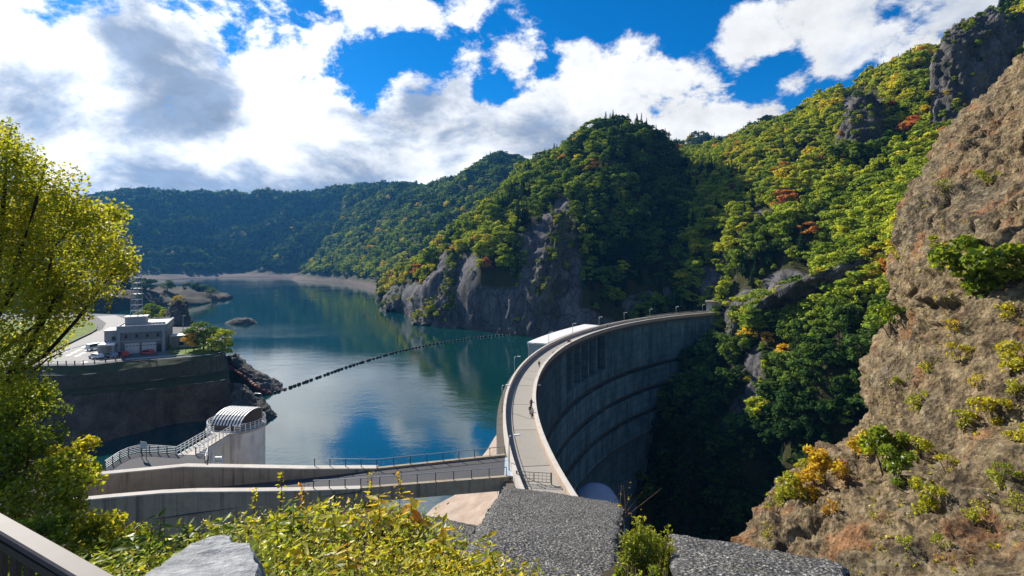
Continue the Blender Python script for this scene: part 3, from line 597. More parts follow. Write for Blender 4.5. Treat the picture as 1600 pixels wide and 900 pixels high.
# the nearest trees in view stand as objects of their own
score = np.where((ppx > 5) & (ppx < 1595) & (ppy > 5) & (ppy < 890), hh/pos[:, 1], 0)
def seen(k):
    for fz in (1.0, .75):
        p = Vector(pos[k])+Vector((0, 0, hh[k]*fz)); L = p.length; d = p/L
        for b in BVHS:
            h = b.ray_cast(Vector((0, 0, 0)), d, L-3)
            if h[0] is not None: break
        else: return True
    return False
near, ids = [], np.argsort(-score)
for k in ids[:2500]:
    px, py = px_of(pos[k])
    if px > 1395 - .35*(py-430) and py > 120 and pos[k][1] < 215: continue      # behind the near cliff
    if 1000 < px < 1130 and py > 690: continue
    if seen(k): near.append(int(k))
    if len(near) >= 292: break
def colour_word(k):
    if cf[k]: return 'dark pointed conifer'
    v = tt[k]; return ('dark green tree' if v < .27 else 'mid green broadleaf tree' if v < .42 else 'yellow-green broadleaf tree' if v < .56 else 'golden yellow tree' if v < .8 else 'rusty orange tree')
LMK = [('the tall rock spire', 868, 420), ('the tunnel portal', 1125, 482), ('the large upper cliff', 1525, 110), ('the smaller upper cliff', 1350, 195), ('the dark overhang band', 1280, 440), ('the rock rib beside the dam', 1150, 530), ('the hill summit', 965, 205), ('the lake cliffs', 720, 470), ('the gate house roof', 880, 520), ('the leaning rib in the gorge', 1197, 610), ('the small outcrop on the slope', 1195, 355), ('the edge of the near cliff', 1370, 600), ('the lone rock in the gorge', 1178, 675), ('the shaded outcrop in the gorge', 1268, 580)]
ORD = 'nearest second third fourth fifth sixth seventh eighth ninth tenth eleventh twelfth thirteenth fourteenth fifteenth sixteenth seventeenth eighteenth nineteenth twentieth'.split()+['%d-th' % i for i in range(21, 60)]
cells = {}
for k in near:
    x, y = px_of(pos[k]); nm, lx, ly = min(LMK, key=lambda l: (l[1]-x)**2+(l[2]-y)**2); dx, dy = x-lx, y-ly
    w = 'above' if dy < -abs(dx) else 'below' if dy > abs(dx) else 'left of' if dx < 0 else 'right of'; cells.setdefault((colour_word(k), w, nm), []).append((math.hypot(dx, dy), k))
LABEL = {}
for (cw, w, nm), L in cells.items():
    for i, (dd, k) in enumerate(sorted(L)): LABEL[k] = '%s %s %s, %s' % (cw, w, nm, ('nearest to it' if i == 0 else ORD[i]+' nearest'))
for k in near:
    n = 'conifer_tree' if cf[k] else 'broadleaf_tree'; lab = LABEL[k]
    th = thing(n, pos[k], lab, 'tree', rot[k], 'trees standing nearest in the forest')
    th.scale = (hh[k]*wid[k], hh[k]*wid[k], hh[k])
    c = link(bpy.data.objects.new('crown', CROWN[kind[k]]), th); c['tint'] = float(tt[k]); link(bpy.data.objects.new('trunk', TRUNK[kind[k]]), th)
rest = np.setdiff1d(np.arange(len(pos)), near)
gm = bpy.data.meshes.new('forest'); gm.vertices.add(len(rest)); gm.vertices.foreach_set('co', pos[rest].astype(np.float32).ravel())
for nm, typ, val in (('tint', 'FLOAT', tt), ('hgt', 'FLOAT', hh), ('wid', 'FLOAT', hh*wid), ('rot', 'FLOAT', rot), ('sort', 'INT', kind)):
    a = gm.attributes.new(nm, typ, 'POINT'); a.data.foreach_set('value', np.asarray(val[rest], np.float32 if typ == 'FLOAT' else np.int32))
ng = bpy.data.node_groups.new('forest', 'GeometryNodeTree'); ng.interface.new_socket('Geometry', in_out='INPUT', socket_type='NodeSocketGeometry'); ng.interface.new_socket('Geometry', in_out='OUTPUT', socket_type='NodeSocketGeometry')
N = ng.nodes; Lk = ng.links
gi = N.new('NodeGroupInput'); go = N.new('NodeGroupOutput'); mp = N.new('GeometryNodeMeshToPoints'); ip = N.new('GeometryNodeInstanceOnPoints'); ci = N.new('GeometryNodeCollectionInfo')
ci.inputs['Collection'].default_value = kinds; ci.inputs['Separate Children'].default_value = True; ci.inputs['Reset Children'].default_value = True; ip.inputs['Pick Instance'].default_value = True
def na(name, typ='FLOAT'):
    o = N.new('GeometryNodeInputNamedAttribute'); o.data_type = typ; o.inputs['Name'].default_value = name; return o.outputs['Attribute']
cs_ = N.new('ShaderNodeCombineXYZ'); Lk.new(na('wid'), cs_.inputs[0]); Lk.new(na('wid'), cs_.inputs[1]); Lk.new(na('hgt'), cs_.inputs[2])
cr_ = N.new('ShaderNodeCombineXYZ'); Lk.new(na('rot'), cr_.inputs[2])
Lk.new(gi.outputs[0], mp.inputs[0]); Lk.new(mp.outputs[0], ip.inputs['Points']); Lk.new(ci.outputs[0], ip.inputs['Instance']); Lk.new(na('sort', 'INT'), ip.inputs['Instance Index'])
Lk.new(cs_.outputs[0], ip.inputs['Scale']); Lk.new(cr_.outputs[0], ip.inputs['Rotation']); Lk.new(ip.outputs[0], go.inputs[0])
fo = mob('forest', gm); fo.modifiers.new('forest', 'NODES').node_group = ng
tag(fo, 'mixed autumn forest covering the hills round the lake and the gorge', 'forest', kind='stuff')
print('TREES', len(pos), 'near', len(near), 'islands ok')
# ------------------------------------------------------------------ arch dam
def path(t0, t1, n): return [((DC.x-math.cos(a)*0, DC.y), (-math.cos(a), math.sin(a))) for a in np.linspace(t0, t1, n)]
def arc(r0, r1, z0, z1, t0, t1, n): return MB().sweep(path(t0, t1, n), [(r0, z0), (r1, z0), (r1, z1), (r0, z1)])
dam = thing('arch_dam', (*dpt(rad(25), DR), -140), 'tall curved concrete arch dam with a road along its crest', 'dam')
def dpart(mb, name, m, parent=dam, **k):
    o = mb.build(name, m, None, **k); o.parent = parent; o.matrix_parent_inverse = Matrix.Translation(parent.location).inverted(); return o
CZ = -28.
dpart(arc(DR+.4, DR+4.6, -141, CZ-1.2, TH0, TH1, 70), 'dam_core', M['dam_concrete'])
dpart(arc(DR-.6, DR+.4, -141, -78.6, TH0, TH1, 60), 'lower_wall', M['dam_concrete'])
NB = 17; TB0, TB1 = th_px(885, DR-2.4), th_px(946, DR-2.4); edges = list(np.linspace(TH0, TH1, NB+1))
TIERS = [(-46.7, CZ-1.25), (-56.7, -48.7), (-66.7, -58.7), (-76.7, -68.7)]
for ti, (z0, z1) in enumerate(TIERS):
    for k in range(NB):
        a, b = edges[k]+.0006, edges[k+1]-.0006; segs = [(a, b, z0)]
        if ti == 0 and b > TB0 and a < TB1:
            segs = [(a, min(b, TB0), z0)] if a < TB0-.01 else []
            if b > TB1+.01: segs.append((max(a, TB1), b, z0))
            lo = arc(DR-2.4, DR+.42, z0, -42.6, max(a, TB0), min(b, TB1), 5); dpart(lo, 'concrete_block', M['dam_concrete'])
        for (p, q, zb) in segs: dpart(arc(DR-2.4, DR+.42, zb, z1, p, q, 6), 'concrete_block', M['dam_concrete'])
    w = arc(DR-3.0, DR-.2, z0-.32, z0-.02, TH0, TH1, 60); dpart(w, 'inspection_walkway', M['dark_concrete'])
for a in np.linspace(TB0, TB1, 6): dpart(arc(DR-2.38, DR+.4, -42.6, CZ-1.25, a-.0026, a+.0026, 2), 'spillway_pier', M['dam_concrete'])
for k in range(5):
    a, b = TB0+(TB1-TB0)*k/5+.003, TB0+(TB1-TB0)*(k+1)/5-.003; dpart(arc(DR-.1, DR+.38, -42.5, CZ-1.3, a, b, 4), 'bay_shade_panel', M['dark_metal'])  # dark panels added so the backs of the bays read as shade
dpart(arc(DR-2.9, DR+4.6, CZ-1.2, CZ-.30, TH0, TH1, 70), 'crest_deck', M['dark_concrete'])
for k in range(NB): dpart(arc(DR-1.95, DR+1.85, CZ-.3, CZ, edges[k]+.0005, edges[k+1]-.0005, 7), 'road_slab', M['road_concrete'])
dpart(arc(DR+1.88, DR+3.0, CZ-.3, CZ+.15, TH0, TH1, 70), 'kerb_walk', M['road_concrete'])
rp = dpart(arc(DR-2.45, DR-1.97, CZ-.3, CZ+.95, TH0, TH1, 70), 'parapet', M['pinkish_concrete']); rp['label'] = 'downstream parapet wall, pinkish inside'
dpart(arc(DR-2.6, DR-1.9, CZ+.95, CZ+1.07, TH0, TH1, 70), 'coping', M['pale_concrete'], parent=dam)
lp = dpart(arc(DR+3.02, DR+3.5, CZ-.3, CZ+1.1, TH0, TH1, 70), 'parapet', M['pale_concrete']); lp['label'] = 'lake-side parapet wall, paler'
dpart(MB().sweep(path(th_px(1010, DR+3.6), TH1, 30), [(3.6+DR, CZ+1.5), (3.75+DR, CZ+1.5), (3.75+DR, CZ+1.62), (3.6+DR, CZ+1.62)]), 'handrail', M['galvanised'])
ob = thing('outlet_block', (*dpt(rad(6), DR-12), -140), 'rounded pale concrete outlet hood at the foot of the dam', 'outlet')
hb = MB(); q0 = PZ(935, 778, -62)
L = [[P(900+s*70, 822, 133), P(903+s*62, 775, 135), P(908+s*52, 758, 138), P(915+s*35, 747, 143), P(918+s*32, 746, 152)] for s in np.linspace(0, 1, 7)]
L = [[P(930+40*math.cos(a)*w_, 790+12*k-42*math.sin(a)*w_, 136+8*(1-k/5)) for a in np.linspace(PI*.98, PI*.02, 9)] for k, w_ in enumerate((.72, .86, .95, 1., 1.02, 1.03))]; G = loft(L, 24, 14); hm = grid_mesh('hood', G, M['skylit_concrete']); ho = mob('hood', hm); ho.parent = ob; ho.matrix_parent_inverse = Matrix.Translation(ob.location).inverted()
sm = ho.modifiers.new('thick', 'SOLIDIFY'); sm.thickness = 1.2
for px in (872, 884, 898):
    p = P(px, 800, 128); q = MB().box((p.x, p.y+3, -95), (1.6, 6, 70)).build('buttress', M['skylit_concrete']); q.parent = ob; q.matrix_parent_inverse = Matrix.Translation(ob.location).inverted()
# gate house on the lake side
g0, g1 = th_px(834, DR+9), th_px(926, DR+7); gh = thing('gate_house', (*dpt((g0+g1)/2, DR+7), CZ-3), 'long low gate house with a flat white roof on the lake side of the crest', 'gate house')
dpart(arc(DR+4.7, DR+10.6, CZ-3.4, CZ+.45, g0, g1, 20), 'wall', M['bluish_wall'], gh); dpart(arc(DR+4.4, DR+11, CZ+.46, CZ+.95, g0-.004, g1+.004, 20), 'roof', M['pale_roof'], gh)
for a in np.linspace(g0+.01, g1-.01, 7): dpart(arc(DR+5, DR+9.8, -60, CZ-3.4, a-.003, a+.003, 2), 'pier', M['concrete'], gh)
for k in range(8):
    a = g0+(g1-g0)*(k+.5)/8; dpart(arc(DR+10.58, DR+10.68, CZ-2.4, CZ-.6, a-.008, a+.008, 2), 'window', M['glass'], gh)
# tunnel portal at the far end
pc = P(1124, 484, 267); pt_ = thing('tunnel_portal', pc, 'small concrete tunnel portal with an overhanging roof at the far end of the crest', 'portal', rad(-22))
w, h = 6.2, 6.; mb = MB(); arch = [(-1.7, 0)]+[(-1.7*math.cos(a), 2.2+1.5*math.sin(a)) for a in np.linspace(0, PI, 9)]+[(1.7, 0)]
outer = [(-w, 0), (-w, h), (w, h), (w, 0)]; v = [(x, -2, z) for x, z in arch]+[(x, -2, z) for x, z in outer]; n = len(arch)
mb.add(v, [(n, n+1, 1, 0)]+[(n+1, 2+k, 1+k) for k in range(0, 4)]+[(n+1, n+2, 5)]+[(n+2, 6+k, 5+k) for k in range(0, 4)]+[(n+2, n+3, n-1, n-2)])
mb.add([(x, y, z) for y in (-2, 4) for x, z in arch], [(k, k+1, n+k+1, n+k) for k in range(n-1)])
mb.box((-w, 4, h/2-1), (.3, 12, h+2)); mb.box((w, 4, h/2-1), (.3, 12, h+2)); mb.box((0, 4.5, h/2), (2*w, .5, h))
mb.build('portal_wall', M['pale_concrete'], pt_); MB().box((.3, 2, h+.4), (2*w+1.8, 11.5, .8)).build('roof', M['concrete'], pt_, bevel=.1); MB().box((0, 3.2, 1.9), (3.4, .3, 3.8)).build('tunnel_darkness', M['black_paint'], pt_); pt_.location.z = CZ-.6  # black sheet in the arch stands in for the unlit tunnel inside

# street lamps on the crest
def lamp(name, loc, rz, h, arm, label, group, head=(.8, .34, .16), r=.075):
    t_ = thing(name, loc, label, 'street lamp', rz, group)
    MB().tube([(0, 0, 0), (0, 0, h*.6), (0, 0, h-.2), (arm*.25, 0, h), (arm, 0, h+.05)], [r*1.3, r, r*.8, r*.7, r*.6], 7).build('pole', M['galvanised'], t_, True)
    MB().box((arm+head[0]*.4, 0, h+.05), head).build('lamp_head', M['white_paint'], t_, bevel=.04); MB().box((0, 0, .06), (.34, .34, .12)).build('base_plate', M['galvanised'], t_); return t_
where = ['first from the road bridge', 'beside the two walkers on the near crest', 'beside the bend before the gate house', 'beside the near end of the white gate house roof', 'behind the middle of the gate house roof', 'behind the far end of the gate house roof', 'just past the gate house', 'third from the tunnel portal', 'second from the tunnel portal', 'standing nearest the tunnel portal', 'right at the tunnel portal']
ths = [math.asin((y-92)/(DR+3.2)) for y in (68, 95, 123)]+[th_px(px, DR+3.2) for px in (829, 860, 897, 938, 977, 1017, 1058, 1099)]
for a, wh in zip(ths, where):
    lamp('street_lamp', (*dpt(a, DR+3.75), CZ-.3), -a, 4.9, .75, 'pale crest lamp post, '+wh, 'lamp posts along the dam crest')
fl = thing('floodlight', (*dpt(math.asin(21/DR), DR-2.7), CZ), 'small white floodlight fixed outside the downstream parapet', 'floodlight'); MB().box((.25, 0, .3), (.7, .5, .3)).build('lamp_head', M['white_paint'], fl, bevel=.05); MB().tube([(-.1, 0, -.3), (0, 0, .2)], .05).build('bracket', M['galvanised'], fl)
def cabinet(a, r, label, m, sz):
    c = thing('cabinet', (*dpt(a, r), CZ), label, 'cabinet', -a); MB().box((0, 0, sz[2]/2), sz).build('body', m, c, bevel=.04); MB().box((-sz[0]/2-.02, 0, sz[2]*.5), (.04, sz[1]*.8, sz[2]*.8)).build('door', m, c); MB().box((0, 0, sz[2]+.03), (sz[0]*1.15, sz[1]*1.15, .06)).build('lid', M['brown_metal'], c)
cabinet(th_px(889, DR-1.5), DR-1.5, 'rust red box by the downstream parapet near the gate house', M['red_paint'], (.8, .9, 1.7)); cabinet(th_px(866, DR-1.6), DR-1.6, 'low dark box by the downstream parapet before the red box', M['brown_metal'], (.7, 1.4, .8))

# people: one skinned body each
def person(loc, rz, label, top, low, stride=.22, hair='black_paint', hgt=1.7):
    t_ = thing('person', loc, label, 'person', rz); k = hgt/1.7
    V = {'pel': (0, 0, .92), 'sp': (0, -.01, 1.12), 'ch': (0, 0, 1.32), 'nk': (0, .01, 1.47), 'hd': (0, .03, 1.56), 'tp': (0, .02, 1.67)}
    E = [('pel', 'sp'), ('sp', 'ch'), ('ch', 'nk'), ('nk', 'hd'), ('hd', 'tp')]; Rr = dict(pel=.14, sp=.125, ch=.15, nk=.06, hd=.095, tp=.075)
    for s in (-1, 1):
        q = 'l' if s < 0 else 'r'; y = s*stride
        for nm, p, r, pr in (('hip', (s*.1, 0, .86), .105, 'pel'), ('kn', (s*.1, y*.6+.05, .49), .068, 'hip'), ('an', (s*.1, y, .09), .045, 'kn'), ('to', (s*.11, y+.16, .04), .04, 'an'),
                             ('sh', (s*.19, 0, 1.4), .065, 'ch'), ('el', (s*.25, -y*.4-.03, 1.12), .048, 'sh'), ('wr', (s*.25, -y*.7+.1, .9), .035, 'el'), ('ha', (s*.25, -y*.7+.14, .8), .04, 'wr')):
            V[nm+q] = p; Rr[nm+q] = r; E.append((pr+q if pr+q in V else pr, nm+q))
    ks = list(V); me = bpy.data.meshes.new('body'); me.from_pydata([tuple(c*k for c in V[i]) for i in ks], [(ks.index(a), ks.index(b)) for a, b in E], []); me.materials.append(M['skin'])
    o = mob('body', me, t_); sk = o.modifiers.new('skin', 'SKIN'); sv = me.skin_vertices[0].data
    for i, q in enumerate(ks): sv[i].radius = (Rr[q]*k, Rr[q]*k*.85)
    sv[0].use_root = True; o.modifiers.new('sub', 'SUBSURF').levels = 1; o.modifiers['sub'].render_levels = 1
    mb = MB(); mb.lathe([(.175, .84), (.17, .95), (.16, 1.12), (.185, 1.3), (.17, 1.42), (.08, 1.49)], 10)
    for s in (-1, 1): mb.tube([V['sh'+('l' if s < 0 else 'r')], V['el'+('l' if s < 0 else 'r')], V['wr'+('l' if s < 0 else 'r')]], [.085, .066, .05], 7)
    j = MB(); j.v = [tuple(c*k for c in q) for q in mb.v]; j.f = mb.f; j.build('jacket', M[top], t_, True)
    mb = MB()
    for s in ('l', 'r'): mb.tube([(V['hip'+s][0], 0, .92), V['kn'+s], V['an'+s]], [.13, .088, .062], 7)
    j = MB(); j.v = [tuple(c*k for c in q) for q in mb.v]; j.f = mb.f; j.build('trousers', M[low], t_, True)
    MB().lathe([(.085, 0), (.108, .07), (.09, .14), (.03, .17)], 10, (0, .01, 1.555*k)).build('hair', M[hair], t_, True); return t_
person(PZ(842.5, 574, CZ), rad(200), 'lone person in dark clothes walking in the middle of the dam crest road', 'dark_cloth', 'dark_cloth')
person(PZ(830, 637, CZ), rad(10), 'person in black standing at the parapet, farther of the group of three', 'black_paint', 'dark_cloth', .1)
person(PZ(828.6, 648, CZ), rad(190), 'person in dark jacket walking, middle one of the group of three', 'dark_cloth', 'black_paint')
person(PZ(831.5, 653, CZ), rad(185), 'person in pale jacket, nearest of the group of three by the parapet', 'pale_cloth', 'dark_cloth')
person(Vector((*dpt(th_px(951, DR), DR+.5), CZ)), rad(60), 'person in dark clothes far along the crest past the gate house', 'dark_cloth', 'dark_cloth')

# barred gate across the near end of the crest
ga, gb = Vector((.55, 64.2, CZ)), Vector((4.9, 63.6, CZ)); gt = thing('barrier_gate', (ga+gb)/2, 'low barred steel gate closing the near end of the crest road', 'gate', math.atan2(gb.y-ga.y, gb.x-ga.x)); W2 = (gb-ga).length/2
for s in (-1, 1): MB().tube([(s*W2, 0, 0), (s*W2, 0, 1.5)], .07, 8).build('post', M['gate_steel'], gt)
for s in (-1, 1):
    mb = MB(); x0, x1 = s*.06, s*(W2-.12)
    for z in (.25, 1.4): mb.beam((x0, 0, z), (x1, 0, z), .06, .06)
    for x in (x0, x1): mb.beam((x, 0, .25), (x, 0, 1.4), .06, .06)
    f_ = mb.build('leaf', M['gate_steel'], gt)
    for z in (.63, 1.02): MB().beam((x0, 0, z), (x1, 0, z), .035, .035).build('bar', M['gate_steel'], f_)
    for k in range(1, 4): MB().beam((x0+(x1-x0)*k/4, 0, .25), (x0+(x1-x0)*k/4, 0, 1.4), .035, .035).build('bar', M['gate_steel'], f_)

# ------------------------------------------------------------------ road bridge and walled road on the left
def kids(parent):
    def f(mb, name, m, **k):
        o = mb.build(name, m, None, **k); o.parent = parent; o.matrix_parent_inverse = Matrix.LocRotScale(parent.location, parent.rotation_euler, None).inverted(); return o
    return f
br = thing('road_bridge', (-9, 67, CZ-1.6), 'short concrete road bridge joining the left bank to the dam crest', 'bridge'); K = kids(br)
far_, near_ = [(-.9, 72.6), (-18, 67.9)], [(-.4, 65.9), (-18.4, 62.6)]
K(MB().prism([near_[0], far_[0], far_[1], near_[1]], CZ-.5, CZ), 'deck', M['asphalt'])
K(MB().prism([(near_[0][0], near_[0][1]+.3), (far_[0][0], far_[0][1]-.3), (far_[1][0], far_[1][1]-.3), (near_[1][0], near_[1][1]+.3)], CZ-1.7, CZ-.5), 'girder', M['concrete'])
def offs(L, d): return [(x, y+d) for x, y in L]
for L, sgn, nm in ((far_, 1, 'far'), (near_, -1, 'near')):
    a, b = L; K(MB().prism([a, b, (b[0], b[1]+sgn*.55), (a[0], a[1]+sgn*.55)], CZ-(.5 if sgn > 0 else 1.5), CZ+.25), 'kerb', M['concrete'])
K(MB().prism([(-1.0, 66.3), (-1.0, 72.2), (-.1, 72.2), (.25, 66.0)], CZ-.25, CZ+.03), 'joint_plate', M['joint_steel'])
def railing(name, pts, label, cat='railing', posts=None, h=1.1, rails=(1.1, .72, .38), r=.035, rp=.045, m='galvanised', mp='dark_metal', group=None, z0=0, spacing=2.2):
    """pts: 3-D base line; one thing with each post and each rail a part"""
    pts = [Vector(p) for p in pts]; t_ = thing(name, pts[0], label, cat, 0, group); K = kids(t_)
    for z in rails: K(MB().tube([p+Vector((0, 0, z)) for p in pts], r, 6), 'rail', M[m])
    pm = MB().box((0, 0, h/2), (rp*2, rp*2, h)).mesh('post', M[mp])
    for i in range(len(pts)-1):
        L = (pts[i+1]-pts[i]).length; n = max(1, round(L/spacing))
        for k in range(n+(i == len(pts)-2)):
            o = mob('post', pm); o.location = pts[i].lerp(pts[i+1], k/n); o.parent = t_; o.matrix_parent_inverse = Matrix.Translation(t_.location).inverted()
    return t_
z = CZ+.25
railing('bridge_railing', [(-1., 72.85, z), (-18, 68.2, z), (-26.5, 68.7, z-.1)], 'slim metal railing along the lake side of the road bridge', rails=(1.1,), r=.05)
railing('bridge_railing', [(-.7, 65.6, z), (-18.4, 62.3, z), (-24, 61.9, z-.1)], 'slim metal railing along the near side of the road bridge', rails=(1.1,), r=.05)
# walled road
zr = [(-18, CZ), (-27, CZ-1.), (-41, CZ-2.6), (-70, CZ-5.5)]
v = []; 
for x, q in zr: v += [(x, 61.5 if x > -30 else 60.5, q), (x, 68.6, q)]
tag(mob('road', rawmesh('road', v, [(0, 2, 3, 1), (2, 4, 5, 3), (4, 6, 7, 5)], M['asphalt'])), kind='structure')
def wall(name, inner, outer, ztop, zbot, label, m='concrete'):
    t_ = thing(name, (*inner[0], zbot), label, 'wall'); K = kids(t_); n = len(inner)
    for k in range(n-1):
        a, b, c, d = inner[k], inner[k+1], outer[k+1], outer[k]; g = .012
        u = Vector((b[0]-a[0], b[1]-a[1])).normalized()*g; K(MB().prism([(a[0]+u.x, a[1]+u.y), (b[0]-u.x, b[1]-u.y), (c[0]-u.x, c[1]-u.y), (d[0]+u.x, d[1]+u.y)], zbot, ztop), 'wall_panel', M[m])
        sy = 1 if c[1] > b[1] else -1
        K(MB().prism([(a[0], a[1]-sy*.08), (b[0], b[1]-sy*.08), (c[0], c[1]+sy*.08), (d[0], d[1]+sy*.08)], ztop, ztop+.16), 'coping', M['pale_concrete'])
    return t_
wall('retaining_wall', [(-18, 67.9), (-27.4, 67.8), (-36, 68.2), (-44, 68.5), (-52.3, 66.2), (-62, 63.)], [(-18, 68.8), (-27.4, 68.7), (-36, 69.1), (-44, 69.4), (-52.3, 67.1), (-62, 64.)], CZ+.14, -46, 'long stained concrete retaining wall on the lake side of the sunken road')
wall('retaining_wall', [(-18.4, 62.6), (-24.8, 62.2), (-31, 62.0), (-38, 61.9), (-41.8, 61.5), (-47, 60.4), (-60, 57)], [(-18.4, 61.9), (-24.8, 61.4), (-31, 61.2), (-38, 61.1), (-41.8, 60.7), (-47, 59.6), (-60, 56.2)], CZ+.14, -46, 'nearer dark concrete retaining wall in front of the sunken road')
# abutment below the bridge and drawn-down silt bank
ab = thing('bridge_abutment', (-2, 66, -46), 'pale concrete bridge abutment standing on the silt beneath the bridge', 'abutment'); K = kids(ab)
K(MB().add([(-3.4, 62.5, -42), (-.4, 62.5, -42), (-.4, 72, -42), (-3.4, 72, -42), (-1.5, 63.5, CZ-1.72), (-.4, 63.5, CZ-1.72), (-.4, 72, CZ-1.72), (-1.5, 72, CZ-1.72)], [(3, 2, 1, 0), (4, 5, 6, 7), (0, 1, 5, 4), (1, 2, 6, 5), (2, 3, 7, 6), (3, 0, 4, 7)]), 'pier', M['pale_concrete'])
wl = [PZ(*q, WZ-.3) for q in [(640, 850), (672, 797), (715, 770), (738, 735), (760, 705), (776, 680), (790, 655), (800, 640)]]
dmz = [Vector((*dpt(a, DR+4.5), q)) for a, q in zip([rad(x) for x in (-11, -8, -4, 0, 4, 8, 12, 15.5)], (-35, -35.5, -36.5, -37.5, -39, -41, -43.4, -45.3))]
G = loft([below(wl, -4, 0), wl, [a.lerp(b, .5)+Vector((0, 0, .6)) for a, b in zip(wl, dmz)], dmz], 60, 40); G[..., 2] += fbm(G/6., 4, 3)*.5
for i_ in range(0): pass
tag(mob('silt_bank', grid_mesh('silt_bank', G, M['silt'])), kind='structure')

# ------------------------------------------------------------------ lookout platform, sign, intake tower
pf = thing('lookout_platform', (-49, 71, -46), 'paved lookout platform behind the retaining wall by the intake tower', 'platform'); K = kids(pf)
poly = [(-54, 66.9), (-52.2, 67.3), (-44, 69.55), (-41.5, 69.4), (-43.2, 73), (-47.5, 73.3), (-51, 73.9), (-53.8, 74.2), (-54.9, 73), (-54.6, 70)]
K(MB().prism(poly, CZ-.5, CZ-.02), 'paving', M['asphalt']); K(MB().prism([(DCx*.985-.75, y*.985+1.05) for DCx, y in poly], -46, CZ-.5), 'base_wall', M['concrete'])
z = CZ
railing('platform_railing', [(-54.2, 68.2, z), (-54.8, 71.5, z), (-54.7, 73, z), (-53.7, 74.1, z), (-51, 73.8, z), (-48.1, 73.3, z)], 'curved white railing with brown posts round the lookout platform', m='white_paint', mp='brown_metal', rails=(1.15, .95, .7, .45, .2), r=.04, rp=.05, spacing=1.5, h=1.15)
railing('platform_railing', [(-45.2, 73.2, z), (-43.3, 72.9, z), (-41.9, 69.9, z)], 'short white railing between the footbridge and the steps', m='white_paint', mp='brown_metal', rails=(1.15, .9, .6, .3), r=.04, rp=.05, spacing=1.4, h=1.15)
sb = thing('notice_board', PZ(225, 716, CZ), 'pale notice board on two legs on the lookout platform', 'sign board', rad(-20))
for s in (-1, 1): MB().tube([(s*.45, 0, 0), (s*.45, 0, 2.0)], .05, 6).build('leg', M['dark_metal'], sb)
MB().box((0, -.06, 1.85), (1.25, .06, 1.0)).build('board', M['bluish_wall'], sb, bevel=.01)
st = thing('metal_steps', (-41.6, 70.8, CZ-3), 'pale metal steps going down beside the lookout platform', 'steps'); K = kids(st)
for s in (0, 1.1): K(MB().beam((-42.4+s, 72.9, CZ+.1), (-40.2+s, 69.6, CZ-3.2), .12, .35), 'stringer', M['white_paint'])
for k in range(9): K(MB().box((-42.2+.25*k+.55, 72.6-.37*k, CZ-.05-.38*k), (1.1, .3, .06)), 'step', M['galvanised'])
tw = thing('intake_tower', (-46.5, 86.5, WZ-6), 'round white concrete intake tower standing in the water, rust streaked', 'tower'); K = kids(tw); TC = (-46.5, 86.5)
def towermat():
    m, t, out = material('tower_shell'); g = t.new('ShaderNodeNewGeometry').outputs['Position']; s1 = t.noise(t.mapping(g, (1.4, 1.4, .06)), 1, 4, .55); s2 = t.noise(t.mapping(g, (.5, .5, .05)), 1, 3); n = t.noise(g, .5, 5, .6)
    sp = t.new('ShaderNodeSeparateXYZ'); t.put(sp.inputs[0], g); side = t.ss(sp.outputs[0], -47.2, -48.6)
    c = t.mix(t.ss(n, .35, .7), (.80, .80, .80), (.66, .65, .64)); c = t.mix(t.m('MULTIPLY', t.m('MULTIPLY', t.ss(s1, .42, .6), side), .85), c, (.42, .24, .08)); c = t.mix(t.m('MULTIPLY', t.ss(s2, .58, .66), .45), c, (.26, .20, .15))
    principled(t, out, c, .8, t.bump(n, .2, .1), .3)
towermat()
for k in range(8):                                         # curved shell panels with open joints
    a0, a1 = 2*PI*k/8+.004+.3, 2*PI*(k+1)/8-.004+.3; pts = [(TC, (math.cos(a), math.sin(a))) for a in np.linspace(a0, a1, 7)]
    K(MB().sweep(pts, [(4.05, WZ-6), (4.35, WZ-6), (4.35, CZ-.35), (4.05, CZ-.35)]), 'shell_panel', M['tower_shell'], smooth=False)
K(MB().lathe([(4.06, WZ-6), (4.06, CZ-.36)], 40, (*TC, 0)), 'core', M['dark_concrete']); K(MB().lathe([(4.5, CZ-.35), (4.55, CZ-.3), (4.55, CZ)], 48, (*TC, 0)), 'top_slab', M['pale_concrete'])
ring = [(TC[0]+4.35*math.cos(a), TC[1]+4.35*math.sin(a), CZ) for a in np.linspace(rad(-66), rad(238), 30)]
railing('tower_railing', ring, 'white ring railing round the top of the intake tower', m='white_paint', mp='white_paint', rails=(1.2, .9, .6, .3), spacing=1.2, h=1.2)
cv = thing('hoist_canopy', (*TC, CZ), 'dark hoist hut under a curved canopy of pale slats on the tower', 'canopy', rad(-8)); prof = [(-2.9, .9), (-2.4, 1.6), (-1.6, 2.15), (-.6, 2.5), (.5, 2.65), (1.7, 2.6), (2.6, 2.4)]
for k in range(10):
    x = -2.6+k*.56; mb = MB()
    for i in range(len(prof)-1):
        mb.add([(x+(.28*i)*0, prof[i][0], prof[i][1]), (x+.24, prof[i][0], prof[i][1]), (x+.24, prof[i+1][0], prof[i+1][1]), (x, prof[i+1][0], prof[i+1][1])]+[(x, prof[i][0], prof[i][1]-.1), (x+.24, prof[i][0], prof[i][1]-.1), (x+.24, prof[i+1][0], prof[i+1][1]-.1), (x, prof[i+1][0], prof[i+1][1]-.1)], [(0, 1, 2, 3), (7, 6, 5, 4), (0, 4, 5, 1), (1, 5, 6, 2), (2, 6, 7, 3), (3, 7, 4, 0)])
    mb.build('slat', M['white_paint'], cv)
mb = MB(); n = len(prof); v = [(x, p-.02*(p > 0), q-.16) for x in (-2.65, 2.85) for p, q in prof]+[(x, p, 0) for x in (-2.65, 2.85) for p in (prof[0][0], prof[-1][0])]
